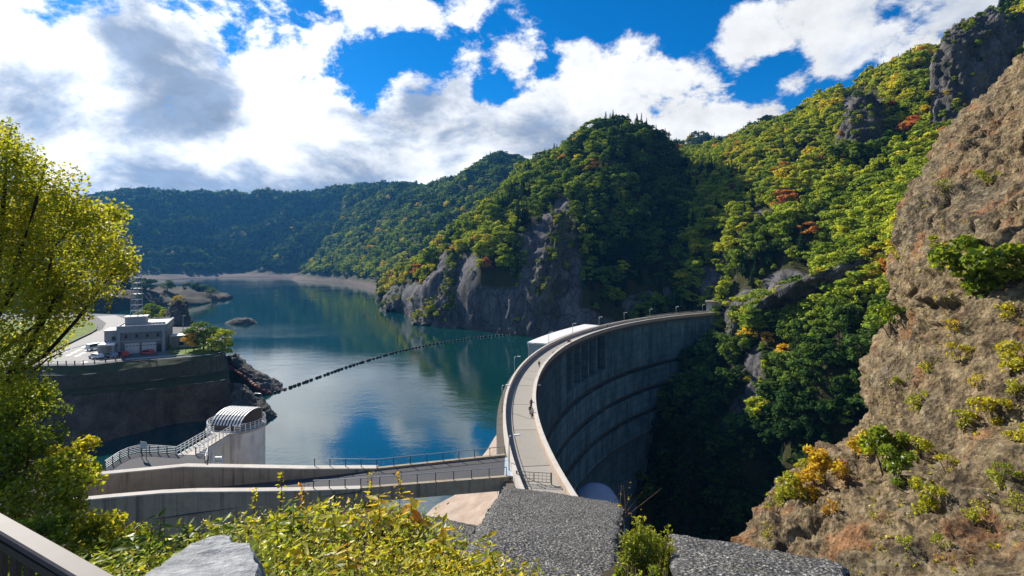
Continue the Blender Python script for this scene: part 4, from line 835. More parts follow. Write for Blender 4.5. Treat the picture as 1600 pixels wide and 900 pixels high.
mb.add(v, [tuple(range(n))+(2*n+1, 2*n), tuple(range(n, 2*n))+(2*n+3, 2*n+2)]+[(i, i+1, n+i+1, n+i) for i in range(n-1)]+[(0, n, 2*n+2, 2*n), (n-1, 2*n-1, 2*n+3, 2*n+1)]); mb.build('hut', M['brown_metal'], cv)
MB().box((-2.75, -1.3, .9), (.1, 1.2, 1.8)).build('door', M['black_paint'], cv)
lamp('tower_lamp', (TC[0]+2.6, TC[1]+3.4, CZ), PI, 4.4, .8, 'bent-arm lamp post on the intake tower', None, (.6, .26, .1), .06)
fb = thing('footbridge', (-46.7, 78, CZ-1), 'straight pale footbridge from the lookout platform to the intake tower', 'footbridge'); K = kids(fb)
for k in range(7): K(MB().box((-46.65, 73.9+1.27*k, CZ-.1), (2.6, 1.22, .2)), 'deck_slab', M['pale_concrete'])
for x in (-47.7, -45.6): K(MB().box((x, 77.8, CZ-.65), (.35, 9.2, .9)), 'girder', M['tower_white'])
railing('footbridge_railing', [(-48, 73.3, z), (-48, 82.4, z)], 'white footbridge railing on the shaded side away from the dam', m='white_paint', mp='white_paint', rails=(1.15, .8, .45), spacing=.95, h=1.15)
railing('footbridge_railing', [(-45.3, 73.3, z), (-45.3, 82.3, z)], 'white footbridge railing on the side facing the dam', m='white_paint', mp='white_paint', rails=(1.15, .8, .45), spacing=.95, h=1.15)
# ------------------------------------------------------------------ left bank: terrace, revetment, rocks
simple('rough_grass', (.05, .055, .02), .95, .6, .5, bump=.5)
EX = [-260, -60, 60, 130, 200, 270, 338, 352]
e0 = [PZ(x, y, CZ-.02) for x, y in zip(EX, [585, 577, 572, 571, 564, 560, 552.5, 547])]
e1 = [PZ(x, y, q) for x, y, q in zip(EX, [600, 592, 587, 585, 577, 569.5, 556, 551], [-30, -30, -30, -30, -29.8, -29.3, -28.6, -28.4])]
back = [PZ(x, y, CZ-.02) for x, y in [(358, 540), (345, 520), (295, 506), (200, 492), (100, 488.5), (-150, 488.5), (-260, 500)]]
tag(mob('terrace', rawmesh('terrace', [tuple(p) for p in e0+back], [tuple(range(len(e0)+len(back)))], M['asphalt'])), kind='structure')
def sheet(name, pts, m, dz):
    o = mob(name, rawmesh(name, [tuple(PZ(x, y, CZ)+Vector((0, 0, dz))) for x, y in pts], [tuple(range(len(pts)))], m)); return tag(o, kind='structure')
simple('parking', (.12, .12, .122), .8, .2, .3); simple('mark_white', (.7, .7, .68), .7)
sheet('parking_lot', [(45, 569), (130, 568), (200, 561), (262, 557), (262, 548), (175, 530), (200, 500), (180, 492.5), (150, 494), (166, 505), (160, 515), (140, 522), (50, 562)], M['parking'], .004)
sheet('lawn', [(-120, 565), (44, 563), (138, 521), (152, 514), (148, 505), (130, 499), (40, 500), (-120, 510)], M['lawn'], .006); sheet('lawn', [(262, 558), (338, 551.5), (350, 545), (352, 538), (300, 524), (268, 528), (264, 545)], M['lawn'], .008)
kb = thing('kerb_wall', PZ(100, 541, CZ), 'low dark kerb wall curving along the lawn edge beside the parking lot', 'kerb'); K = kids(kb); kp = [PZ(x, y, CZ+.25) for x, y in [(48, 564), (75, 553), (105, 538), (128, 527), (142, 520.5), (150, 515), (151, 509)]]
for a, b in zip(kp, kp[1:]): K(MB().beam(a, b, .5, .6), 'kerb_block', M['dark_concrete'])
for k, (x, y) in enumerate([(104, 556), (112, 552), (120, 548), (96, 551), (128, 543), (118, 557), (126, 553), (134, 548)]): tag(MB().beam(PZ(x, y, CZ+.012), PZ(x+7, y-2.6, CZ+.012), .9, .012).build('painted_mark', M['mark_white']), kind='structure')
# grass bank and the two revetment walls
def strip(name, rows, m, kind, nu=120, nv=14, amp=.3, sc=3., label=None, cat=None):
    G = loft(rows, nu, nv); n = grid_normals(G)
    if (n*G).sum(2).mean() > 0: n = -n
    G = G+n*(fbm(G/sc, 5, 77)*amp)[..., None]; me = grid_mesh(name, G, m); BVHS.append(bvh_of(me)); o = mob(name, me); return tag(o, label, cat, kind=kind)
strip('grass_bank', [[p+Vector((0, 0, .01)) for p in e0], e1], M['rough_grass'], 'structure', amp=.25)
u1 = [PZ(x, y, q) for x, y, q in zip([-260, -60, 60, 118, 200, 270, 345, 358], [612, 610, 609, 607, 599, 590, 580, 576], [-34]*5+[-33.6, -33.4, -33.2])]
strip('upper_revetment', [e1, u1], M['dark_concrete'], None, amp=.12, label='dark upper retaining wall curving below the terrace edge', cat='retaining wall')
u2 = [PZ(x, y, q) for x, y, q in zip([-260, -60, 60, 118, 200, 270, 345, 358], [622, 620, 619, 617, 611, 604, 594, 590], [-35.2]*5+[-35, -34.8, -34.6])]
strip('berm', [u1, u2], M['rough_grass'], 'structure', amp=.12, sc=2)
u3 = [PZ(x, y, WZ-1.5) for x, y in zip([-260, -60, 60, 124, 200, 270, 345, 372], [748, 738, 722, 712, 692, 672, 664, 652])]
simple('shotcrete', (.27, .20, .145), .95, .7, .22, bump=.6)
strip('lower_revetment', [u2, [a.lerp(b, .5) for a, b in zip(u2, u3)], u3], M['sprayed_rock'], None, 200, 60, .9, 2.6, label='tall rough grey-brown sprayed concrete bank wall rising from the dark water', cat='retaining wall')
rockmass('rock_point', [(662, 330, 440, 147), (645, 346, 428, 149), (630, 350, 412, 152), (615, 354, 392, 155), (600, 356, 374, 159)], 7, 40, 36, 'grey_rock', .9, (2.5, 2.5, 4.), 21, veg=0)
rockmass('rock_point', [(622, 380, 452, 178), (606, 366, 445, 181), (592, 356, 425, 184), (575, 350, 392, 188), (556, 348, 370, 192)], 9, 40, 36, 'grey_rock', 1.1, (3., 3., 5.), 22, veg=0)
rockmass('rock_knoll', [(512, 246, 306, 222), (497, 256, 299, 225), (482, 262, 293, 228), (472, 268, 288, 231)], 8, 36, 30, 'grey_rock', 1.3, (3, 3, 8), 23, veg=0)
rockmass('islet', [(508, 346, 404, 360), (502, 355, 398, 362), (498.5, 366, 392, 364), (497.5, 374, 384, 366)], 9, 30, 16, 'grey_rock', .8, (4, 4, 4), 24, veg=0)
pen = [(60, 500), (180, 486), (250, 478), (310, 476), (358, 466)]
hill('peninsula', [below(shore_row(pen), -8), shore_row(pen), [P(*q) for q in [(60, 470, 400), (180, 463, 455), (250, 460, 520), (310, 461, 545), (350, 465.5, 605)]], [P(*q) for q in [(60, 456, 440), (180, 454, 500), (250, 453, 570), (310, 456, 585), (346, 463, 630)]], [P(*q) for q in [(60, 470, 520), (180, 466, 580), (250, 464, 650), (310, 462, 665), (340, 463, 680)]]], 60, 30, (), (2, 1), 0, 9, dens=0, silt=-43.2, mat='soil')

# ------------------------------------------------------------------ control building
bd = thing('control_building', PZ(258, 549, CZ), 'grey two storey control building with garage doors and flat roof', 'building', rad(28)); bd.location.z = CZ
B = lambda c, s, n, m, parent=bd, bev=0: MB().box(c, s).build(n, m, parent, bevel=bev)
simple('building_grey', (.24, .26, .27), .8, .1, .8); simple('building_dark', (.15, .16, .17), .8, .1, .8); simple('door_white', (.45, .46, .47), .5, .08, 1)
Wd, Dp, Hh = 11.5, 20., 8.
B((-Wd/2, Dp/2, Hh/2-.1), (Wd, Dp, Hh-.2), 'wall', M['building_dark'])
ro = B((-Wd/2, Dp/2, Hh-.06), (Wd-.5, Dp-.5, .1), 'roof', M['pale_roof'])
for c, s in (((-Wd/2, -.15, Hh-.7), (Wd+.6, .5, 2.0)), ((.18, Dp/2, Hh-.7), (.5, Dp-.2, 2.0)), ((-Wd-.18, Dp/2, Hh-.7), (.5, Dp-.2, 2.0)), ((-Wd/2, Dp+.15, Hh-.7), (Wd+.6, .5, 2.0))):
    B(c, s, 'fascia', M['building_grey'])
for x in (-11.2, -.35): B((x, -.3, 3.2), (.7, .7, 6.3), 'pillar', M['building_grey'])
for k in range(4):
    x = -9.8+k*2.6; f = B((x, -.06, 5.1), (2.2, .16, 1.8), 'wall_panel', M['building_dark']); 
    wf = B((x+.2, -.16, 5.2), (.8, .1, 1.1), 'window', M['building_grey']); B((0, -.07, 0), (.7, .06, 1.05), 'pane', M['glass'], wf); bpy.data.objects[wf.name].location = (0, 0, 0)
    ch = wf.children[0]; ch.location = (x+.2, -.16, 5.2)
for x in (-8.1, -4.0):
    d = B((x, -.12, 1.55), (3.5, .16, 3.0), 'garage_door', M['door_white'])
    for k in range(4): q = MB().box((x-1.3+k*.87, -.22, 2.3), (.6, .05, .22)).build('window', M['glass'], d)
    B((x, -.14, 3.2), (4.3, .2, .26), 'lintel', M['building_grey'])
B((-1.5, -.14, 1.3), (1.0, .14, 2.4), 'door', M['black_paint']); B((-Wd/2, -.12, 3.75), (Wd-1.4, .2, .5), 'string_course', M['building_grey'])
B((-7.9, 6.2, Hh+1.2), (5.2, 4.6, 2.4), 'penthouse', M['building_grey']); B((-7.9, 6.2, Hh+2.5), (5.7, 5.1, .25), 'penthouse_roof', M['pale_roof'])
B((-Wd-2.0, 6, 3.4), (3.2, 8, 6.8), 'stair_block', M['building_grey']); B((-Wd-2.0, 6, 6.9), (3.5, 8.4, .25), 'stair_roof', M['pale_roof']); w_ = B((-Wd-1.4, 1.95, 4.6), (.9, .1, 1.1), 'window', M['glass'])
B((-Wd-2.2, -.6, 3.45), (3.9, 5.6, .45), 'porch_roof', M['pale_roof'])
for x, y in ((-Wd-3.8, -3.0), (-Wd-.6, -3.0), (-Wd-3.8, 1.2)): B((x, y, 1.6), (.7, .7, 3.2), 'porch_pillar', M['building_grey'])
B((4.2, 9, 1.75), (6.5, 5, 3.5), 'annex', M['building_grey']); B((4.2, 9, 3.62), (7, 5.5, .25), 'annex_roof', M['pale_roof']); B((3.6, 6.45, 1.4), (1.2, .12, 2.0), 'annex_door', M['black_paint']); B((3.6, 6.42, 2.2), (.9, .14, .5), 'window', M['white_paint'])
for k in range(5): B((-4.4+.9*k, 4.6, Hh+.35), (.8, .8, .6), 'roof_vent', M['galvanised'])
lm = thing('lattice_mast', Vector(bd.matrix_world.translation), 'steel lattice radio mast with ring platforms on the control building roof', 'mast'); lm.location = bd.location+Matrix.Rotation(rad(28), 3, 'Z')@Vector((-7.9, 6.2, Hh+2.6)); H = 13.5
for k, (sx, sy) in enumerate(((-1, -1), (1, -1), (1, 1), (-1, 1))): MB().tube([(sx*1.15, sy*1.15, 0), (sx*.72, sy*.72, H)], .09, 5).build('mast_leg', M['galvanised'], lm)
for k in range(8):
    z = k*H/8; w0 = 1.15-.43*k/8; w1 = 1.15-.43*(k+1)/8; c = [(-1, -1), (1, -1), (1, 1), (-1, 1)]; mb = MB(); mb2 = MB()
    for i in range(4):
        a, b = c[i], c[(i+1) % 4]; mb.tube([(a[0]*w1, a[1]*w1, z+H/8), (b[0]*w1, b[1]*w1, z+H/8)], .07, 4); mb2.tube([(a[0]*w0, a[1]*w0, z), (b[0]*w1, b[1]*w1, z+H/8)], .05, 4)
    mb.build('ring_frame', M['white_paint'], lm); mb2.build('diagonal_brace', M['galvanised'], lm)
    if k > 2: MB().box((0, 0, z+H/8), (w1*2.6, w1*2.6, .08)).build('platform', M['galvanised'], lm)
MB().tube([(0, 0, H), (0, 0, H+4)], .06, 5).build('antenna', M['white_paint'], lm); MB().lathe([(.05, 0), (.5, .12), (.62, .3), (.6, .32), (.02, .1)], 14, (.9, -.9, H-2)).build('dish', M['white_paint'], lm); MB().tube([(-1.8, 0, H-.4), (1.8, 0, H-.4)], .05, 5).build('antenna', M['white_paint'], lm)
bw = thing('low_wall', PZ(245, 558, -30.5), 'pale bluish low wall with a railing below the control building', 'wall'); K = kids(bw); wa = [PZ(x, y, CZ+.4) for x, y in [(196, 560), (220, 558.5), (245, 556.5), (268, 555), (291, 552.5)]]
for a, b in zip(wa, wa[1:]): K(MB().add([(*a.xy, -30.6), (*b.xy, -30.6), (*b.xy, CZ+.3), (*a.xy, CZ+.3), (a.x-.2, a.y+.5, -30.6), (b.x-.2, b.y+.5, -30.6), (b.x-.2, b.y+.5, CZ+.3), (a.x-.2, a.y+.5, CZ+.3)], [(0, 1, 2, 3), (7, 6, 5, 4), (3, 2, 6, 7), (0, 4, 5, 1), (1, 5, 6, 2), (0, 3, 7, 4)]), 'wall_panel', M['bluish_wall'])
railing('terrace_railing', [PZ(x, y, CZ+.3) for x, y in [(220, 558), (245, 556), (268, 554.5), (290, 552)]], 'thin dark railing on the pale bluish wall below the control building', rails=(1., .5), r=.03, rp=.04, spacing=2.6)
railing('parking_fence', [PZ(x, y, CZ) for x, y in [(46, 571), (90, 570), (130, 569.5), (165, 566), (196, 562)]], 'dark post fence along the front edge of the parking lot', rails=(.9, .5), r=.035, rp=.09, m='dark_metal', spacing=2.2, h=1.1)
MBs = thing('storage_slab', PZ(300, 540, CZ), 'flat pale concrete slab lying on the lawn right of the control building', 'slab', .1); MB().box((0, 0, .35), (7.5, 6, .5)).build('slab', M['pale_concrete'], MBs, bevel=.05); MB().box((-2, 0, .05), (2, 4, .1)).build('footing', M['concrete'], MBs)
def post(px, py, h, label, arm=False, d=None):
    b = PZ(px, py, CZ) if d is None else P(px, py, d); t_ = thing('utility_pole' if not arm else 'street_lamp', b, label, 'pole' if not arm else 'street lamp')
    MB().tube([(0, 0, -.5), (0, 0, h)], [.14, .09], 6).build('pole', M['dark_metal'] if not arm else M['galvanised'], t_)
    MB().box((0 if not arm else .4, 0, h-.2), (1.8 if not arm else 1., .1, .12)).build('crossarm' if not arm else 'lamp_head', M['dark_metal'] if not arm else M['white_paint'], t_)
post(243.5, 503, 10.5, 'dark utility pole among the yellow trees behind the control building'); post(286, 519, 6.5, 'lamp post beside the low annex of the control building', True)
sp_ = thing('traffic_sign', PZ(132, 566, CZ), 'round sign on a thin post at the parking lot edge', 'sign', .2); MB().tube([(0, 0, 0), (0, 0, 5.2)], .07, 6).build('post', M['galvanised'], sp_); MB().lathe([(.02, -.03), (.75, -.03), (.75, .03), (.02, .03)], 18).build('disc', M['dark_metal'], sp_); sp_.children[1].rotation_euler = (PI/2, 0, 0); sp_.children[1].location = (0, -.1, 4.7)
tag(thing('hilltop_mast', P(291, 311, 1650), 'tiny thin mast on the skyline of the far range', 'mast')); MB().tube([(0, 0, -4), (0, 0, 16)], [1.0, .5], 5).build('pole', M['dark_metal'], bpy.data.objects['hilltop_mast']); MB().box((0, 0, 12), (6, 1, 1)).build('crossarm', M['dark_metal'], bpy.data.objects['hilltop_mast'])
def car(px, py, rz, label, paint, van=False):
    t_ = thing('van' if van else 'car', PZ(px, py, CZ+.01), label, 'van' if van else 'car', rz, 'vehicles parked by the control building'); L, Wc = (4.7, 1.75) if van else (4.3, 1.7)
    low = [(-L/2, .35), (-L/2, .8), (-L/2+.25, .95), (L/2-.9, .92), (L/2-.1, .75), (L/2, .4)]; top = [(-L/2+.15, .93), (-L/2+.45 if not van else -L/2+.2, 1.45 if not van else 1.95), (.5 if not van else 1.2, 1.48 if not van else 1.95), (1.3 if not van else 1.9, .93)]
    def ex(poly, w, w2=None):
        n = len(poly); mb = MB(); mb.add([(x, -w, z) for x, z in poly]+[(x, w, z) for x, z in poly], [tuple(range(n)), tuple(range(2*n-1, n-1, -1))]+[(i, (i+1) % n, n+(i+1) % n, n+i) for i in range(n)]); return mb
    ex(low, Wc/2).build('body', paint, t_, bevel=.05); cab = ex(top, Wc/2-.1).build('cabin', paint, t_, bevel=.05)
    gl = [(x*.93+.02, z-.07 if z > 1 else z+.06) for x, z in top]; ex(gl, Wc/2-.085).build('side_window', M['glass'], t_)
    for x, nm in ((top[2], 'windscreen'), ): a, b = Vector((top[2][0]+.06, 0, top[2][1]-.1)), Vector((top[3][0]-.02, 0, top[3][1]+.08)); MB().beam((a.x+.02, 0, a.z), (b.x+.06, 0, b.z), Wc-.4, .04).build(nm, M['glass'], t_)
    for x in (-L/2+.85, L/2-.85):
        for y in (-1, 1):
            w_ = MB().lathe([(.31, -.1), (.31, .1)], 14).build('wheel', M['rubber'], t_); w_.rotation_euler = (PI/2, 0, 0); w_.location = (x, y*(Wc/2-.06), .31); MB().lathe([(.17, -.105), (.17, .105)], 10).build('rim', M['silver_paint'], w_)
    for y in (-.6, .6): MB().box((L/2-.06, y, .66), (.1, .3, .14)).build('headlight', M['white_paint'], t_)
car(148, 546, rad(75), 'white van parked on the open lot left of the control building', M['white_paint'], True); car(150, 560, rad(160), 'white car parked at the fence, nearest the round sign', M['white_paint']); car(173, 558.5, rad(160), 'silver car parked at the fence between a white and a red car', M['silver_paint'])
car(192, 557, rad(150), 'red car parked in front of the porch', M['red_paint']); car(230, 554, rad(165), 'red car parked before the garage doors', M['red_paint'])

# trees on the left bank
def small_tree(px, py, d, h, tint, k, label, group=None, wide=1.3):
    t_ = thing('conifer_tree' if k in (5, 6) else 'broadleaf_tree', P(px, py, d)-Vector((0, 0, h*.17)), label, 'tree', random.uniform(0, 6), group); t_.scale = (h*wide, h*wide, h)
    c = link(bpy.data.objects.new('crown', CROWN[k]), t_); c['tint'] = tint; link(bpy.data.objects.new('trunk', TRUNK[k]), t_)
for q in [(318, 547, 160, 11.5, .38, 0, 'tall green tree at the terrace corner right of the building'), (346, 548, 158, 8.5, .6, 1, 'yellow-green tree at the tip of the terrace'), (303, 546, 157, 7, .84, 2, 'brownish orange tree on the lawn by the pale slab'), (330, 551, 155, 6, .66, 3, 'yellow tree between the orange and the tip tree'), (352, 556, 153, 5, .5, 4, 'low bushy tree over the curved wall end'),
          (238, 500, 235, 10, .44, 0, 'large olive green tree behind the building roof'), (222, 501, 226, 6, .6, 1, 'small bright yellow tree beside the lattice mast'), (257, 500, 228, 6, .62, 2, 'yellow tree left of the rock knoll'), (247, 503, 222, 4.5, .58, 3, 'low yellow-green tree below the olive tree'), (278, 475, 231, 5, .74, 4, 'small golden tree on top of the rock knoll'), (268, 480, 230, 3, .8, 1, 'tiny orange shrub on the shoulder of the rock knoll')]: small_tree(*q)
for k, (x, y, d, h) in enumerate([(150, 458, 480, 18), (178, 457, 490, 20), (198, 457, 500, 19), (216, 456, 510, 18), (234, 456, 515, 17), (262, 455, 530, 15), (296, 457, 560, 14), (310, 458, 560, 15), (322, 459, 565, 13), (330, 461, 575, 11)]):
    small_tree(x, y, d, h, (.2, .16, .22, .18, .24, .3, .3, .26, .34, .4)[k], k % 5, '%s tree on the low peninsula, %s from its tip' % ('dark green' if k < 5 else 'rounded green', ('tenth', 'ninth', 'eighth', 'seventh', 'sixth', 'fifth', 'fourth', 'third', 'second', 'first')[k]), 'trees on the peninsula', 1.35)

# floating boom
def floats(name, pts, n, label, r0, m, cat):
    g = cr(np.array([tuple(p) for p in pts]), np.linspace(0, len(pts)-1, 400)); s = np.concatenate([[0], np.cumsum(np.linalg.norm(np.diff(g, axis=0), axis=1))]); t_ = thing(name, g[0], label, cat); K = kids(t_)
    rgf = np.random.default_rng(n)
    K(MB().tube([tuple(q) for q in g[::8]]+[tuple(g[-1])], .035, 5), 'cable', M['dark_metal']); me = MB().lathe([(r0*.6, -r0*1.25), (r0, -r0*.95), (r0, r0*.95), (r0*.6, r0*1.25)], 10).mesh('float', m)
    for k in range(n):
        u = s[-1]*(k+.5+rgf.uniform(-.22, .22))/n; p = [np.interp(u, s, g[:, i]) for i in range(3)]; q = [np.interp(u+.1, s, g[:, i]) for i in range(3)]
        o = mob('float', me); o.scale = (fs_ := rgf.uniform(.8, 1.15), fs_, rgf.uniform(.8, 1.25)); o.rotation_euler = Vector(np.subtract(q, p)).to_track_quat('Z', 'Y').to_euler(); o.location = p; o.parent = t_; o.matrix_parent_inverse = Matrix.Translation(t_.location).inverted()
floats('floating_boom', [PZ(x, y, WZ+.2) for x, y in [(424, 615), (445, 608), (470, 599), (505, 586.5), (540, 574), (580, 561.5), (620, 550), (660, 541), (700, 534), (745, 527.5), (795, 523), (840, 524.5)]], 72, 'long curved string of dark floats strung across the lake', .5, M['dark_float'], 'boom')
bp = []
for x, y in [(358, 573), (370, 582), (382, 590), (392, 598), (402, 606), (410, 611), (424, 615)]:
    h = hit(x, y); q = PZ(x, y, WZ+.2); bp.append(h[0]+Vector((0, -.2, .3)) if h and h[0].length < q.length else q)
floats('floating_boom', bp, 13, 'end of the float string, rusty red drums lying up the rocky shore', .55, M['orange_float'], 'boom')
# ------------------------------------------------------------------ near cliff on the right
CL = [[P(*q) for q in r] for r in [
  [(1700, 30, 100), (1640, 80, 76), (1700, 55, 64), (1800, 0, 58), (2000, -100, 48)],
  [(1580, 190, 104), (1502, 212, 76), (1560, 215, 62), (1660, 205, 52), (1900, 190, 42)],
  [(1490, 330, 102), (1420, 350, 73), (1482, 350, 58), (1600, 345, 46), (1900, 335, 35)],
  [(1450, 440, 100), (1394, 440, 70), (1452, 435, 54), (1590, 430, 42), (1900, 430, 31)],
  [(1440, 520, 98), (1402, 490, 69), (1455, 490, 53), (1590, 490, 40), (1900, 490, 30)],
  [(1420, 570, 96), (1362, 568, 66), (1450, 562, 50), (1590, 555, 38), (1900, 550, 28)],
  [(1410, 690, 90), (1352, 678, 60), (1432, 680, 46), (1580, 680, 34), (1900, 680, 25)],
  [(1310, 770, 80), (1248, 757, 53), (1370, 770, 41), (1550, 780, 31), (1900, 780, 23)],
  [(1230, 880, 72), (1170, 838, 47), (1320, 862, 36), (1520, 880, 27), (1900, 900, 20)],
  [(1200, 1100, 66), (1150, 990, 43), (1300, 1000, 32), (1500, 1040, 24), (1900, 1120, 17)]]]
G = loft(CL, 330, 380); n = grid_normals(G)
if (n*G).sum(2).mean() > 0: n = -n
Q = G@np.array([[.8, 0, .6], [0, 1, 0], [-.6, 0, .8]]); mk = np.clip(.3+1.6*(fbm(G/8., 2, 68)+.25), .3, 1); st_ = Q[..., 2]/2.6+fbm(G/5., 3, 66)*1.1; st_ = np.floor(st_)+np.clip((st_-np.floor(st_))*3.2, 0, 1)-st_
d = fbm(G/9., 3, 61)*2.2+mk*st_*1.1-.8*mk*np.exp(-(np.abs(vnoise(Q/np.array([3.2, 3.2, 9.]), 67))/.07)**2)+ridged((G@np.array([[.8, 0, .6], [0, 1, 0], [-.6, 0, .8]]))/np.array([2.2, 3.2, 6.]), 5, 62)*.85+mk*ridged(G/1.1, 4, 64)*.42+ridged(G/.5, 3, 69)*.15+mk*np.round(fbm(G/2.1, 3, 63)*5)/5*.9
G = G+n*d[..., None]; cm = grid_mesh('near_cliff', G, M['brown_rock'], smooth=True); tag(mob('near_cliff', cm), kind='structure'); CB = bvh_of(cm)

def nearbush(name, base, R, n, size, tint, label, cat='shrub', group=None, mat='near_leaves', lobes=9, squash=.9, seed=0, stems=5, up=1., parts=True):
    """shrub of leaf quads on lobes over a fan of stems; base on the ground, R its half width"""
    rg = np.random.default_rng(seed); t_ = thing(name, base, label, cat, 0, group); cs, rs = [], []
    for k in range(lobes):
        a = rg.uniform(0, 2*PI); r = R*rg.uniform(.1, .75); cs.append((r*math.cos(a), r*math.sin(a), R*up*rg.uniform(.35, 1.5))); rs.append(R*rg.uniform(.22, .42))
    v, f, r = leafcloud(rg, cs, rs, n, size, .5, squash); o = mob('foliage', rawmesh('foliage', v, f, M[mat], True, {'rnd': ('POINT', r)}), t_); o['tint'] = tint
    mb = MB()
    for c in cs[:stems]: mb.tube([(0, 0, -.2*R), (c[0]*.4, c[1]*.4, c[2]*.5), (c[0], c[1], c[2]+rs[0]*.4)], [R*.03, R*.022, R*.008], 5, False)
    mb.build('stem', M['bark'], t_); return t_
CS = [(1525, 462, 52, .40, 'large dark green shrub growing on the upper face of the near cliff', 1500), (1592, 440, 34, .46, 'olive shrub on the near cliff at the edge right of the large shrub', 700), (1405, 405, 20, .63, 'bright yellow shrub on the outer edge of the near cliff', 450), (1392, 520, 26, .34, 'grey-green shrub low on the cliff edge beside the gorge', 500),
  (1480, 400, 22, .5, 'olive tuft left above the large cliff shrub', 380), (1570, 500, 16, .62, 'yellowish tuft below the two upper shrubs', 240), (1450, 590, 14, .6, 'small yellow tuft near the cliff edge', 200), (1400, 610, 12, .5, 'tiny green tuft on the cliff edge', 160), (1530, 610, 14, .66, 'yellow tuft above the middle yellow shrub', 200), (1590, 620, 18, .58, 'yellow-green tuft at the right frame edge', 260), (1480, 740, 16, .6, 'yellow-green tuft in the middle of the lower cliff', 240), (1520, 820, 18, .55, 'olive tuft on the lower cliff', 260), (1415, 860, 14, .5, 'green tuft at the very foot of the cliff', 200), (1590, 800, 16, .55, 'olive tuft at the lower right edge', 240), (1545, 290, 16, .5, 'pale green tuft high on the cliff', 220), (1470, 300, 12, .45, 'grey-green tuft on the cliff skyline', 160), (1260, 742, 16, .6, 'yellow-green bush between the leftmost ledge bushes', 300),
  (1578, 580, 26, .6, 'yellow-green shrub on the cliff face below the olive shrub', 500), (1500, 565, 16, .64, 'small yellow shrub left of the cliff face shrub', 300), (1556, 662, 26, .62, 'yellow shrub near the middle right of the near cliff', 500), (1428, 640, 18, .52, 'small pale green shrub in a crack of the cliff', 300), (1508, 675, 20, .56, 'green shrub below the yellow cliff shrub', 340),
  (1338, 712, 28, .75, 'golden yellow bush, tallest on the cliff foot ledge', 620), (1292, 762, 32, .77, 'golden orange bush in the middle of the cliff foot ledge', 700), (1262, 775, 22, .76, 'small golden bush left of the orange one', 420), (1228, 778, 26, .56, 'yellow-green bush at the left end of the ledge', 520), (1312, 745, 18, .97, 'wine red low bush between the golden bushes', 260), (1382, 735, 36, .44, 'olive green bush right of the golden bushes', 800), (1402, 755, 30, .38, 'dark green bush under the olive bush', 620),
  (1440, 715, 20, .55, 'yellow-green bush above the dark bush', 360), (1448, 800, 26, .57, 'bright green bush low on the cliff, right of the ledge', 480), (1212, 800, 16, .5, 'small green bush at the tip of the ledge', 280), (1565, 760, 22, .5, 'olive bush on the lower right of the cliff', 360), (1300, 808, 14, .82, 'dry tan tuft on the sandy slope under the golden bushes', 200), (1196, 838, 12, .58, 'tiny yellow sprig beside the second slab', 140), (1490, 520, 14, .7, 'little yellow tuft above the small yellow shrub', 200), (1590, 690, 20, .6, 'yellow shrub at the right edge of the frame', 320), (1470, 860, 14, .5, 'low green tuft on the lower cliff', 200), (1370, 812, 12, .62, 'little yellow-green tuft left of the bright green bush', 160)]
for k, (x, y, r, ti, lab, nl) in enumerate(CS):
    h = hit(x, y, [CB])
    if h is None: continue
    p = h[0]; R = r*1.2*p.y/F; nearbush('cliff_shrub', p-Vector((0, 0, R*.2)), R, int(nl*1.5), R*.078, ti, lab, seed=400+k, mat='yellow_leaves' if .7 < ti < .8 else 'near_leaves')
rg = np.random.default_rng(5); tv, tf, tr = [], [], []; nb = 0
for k in range(1500):                                   # dry tufts and moss in the cracks
    x, y = rg.uniform(1170, 1600), rg.uniform(150, 895); h = hit(x, y, [CB])
    if h is None or vnoise(np.array([[x/60, y/60, 2.]]), 9)[0] < .05: continue
    p = np.array(h[0]); q = 7; c = p+rg.normal(size=(q, 3))*.10; v, f, r = leafquads(rg, c, rg.normal(size=(q, 3))/1.7, rg.uniform(.04, .11)); tv.append(v); tf.append(f+nb); tr.append(r*.8+.2*rg.random()); nb += len(v)
o = mob('rock_tufts', rawmesh('rock_tufts', np.concatenate(tv), np.concatenate(tf), M['near_leaves'], True, {'rnd': ('POINT', np.concatenate(tr))})); o['tint'] = .6; tag(o, 'small tufts of dry grass and moss in the cracks of the near cliff', 'tufts', kind='stuff')

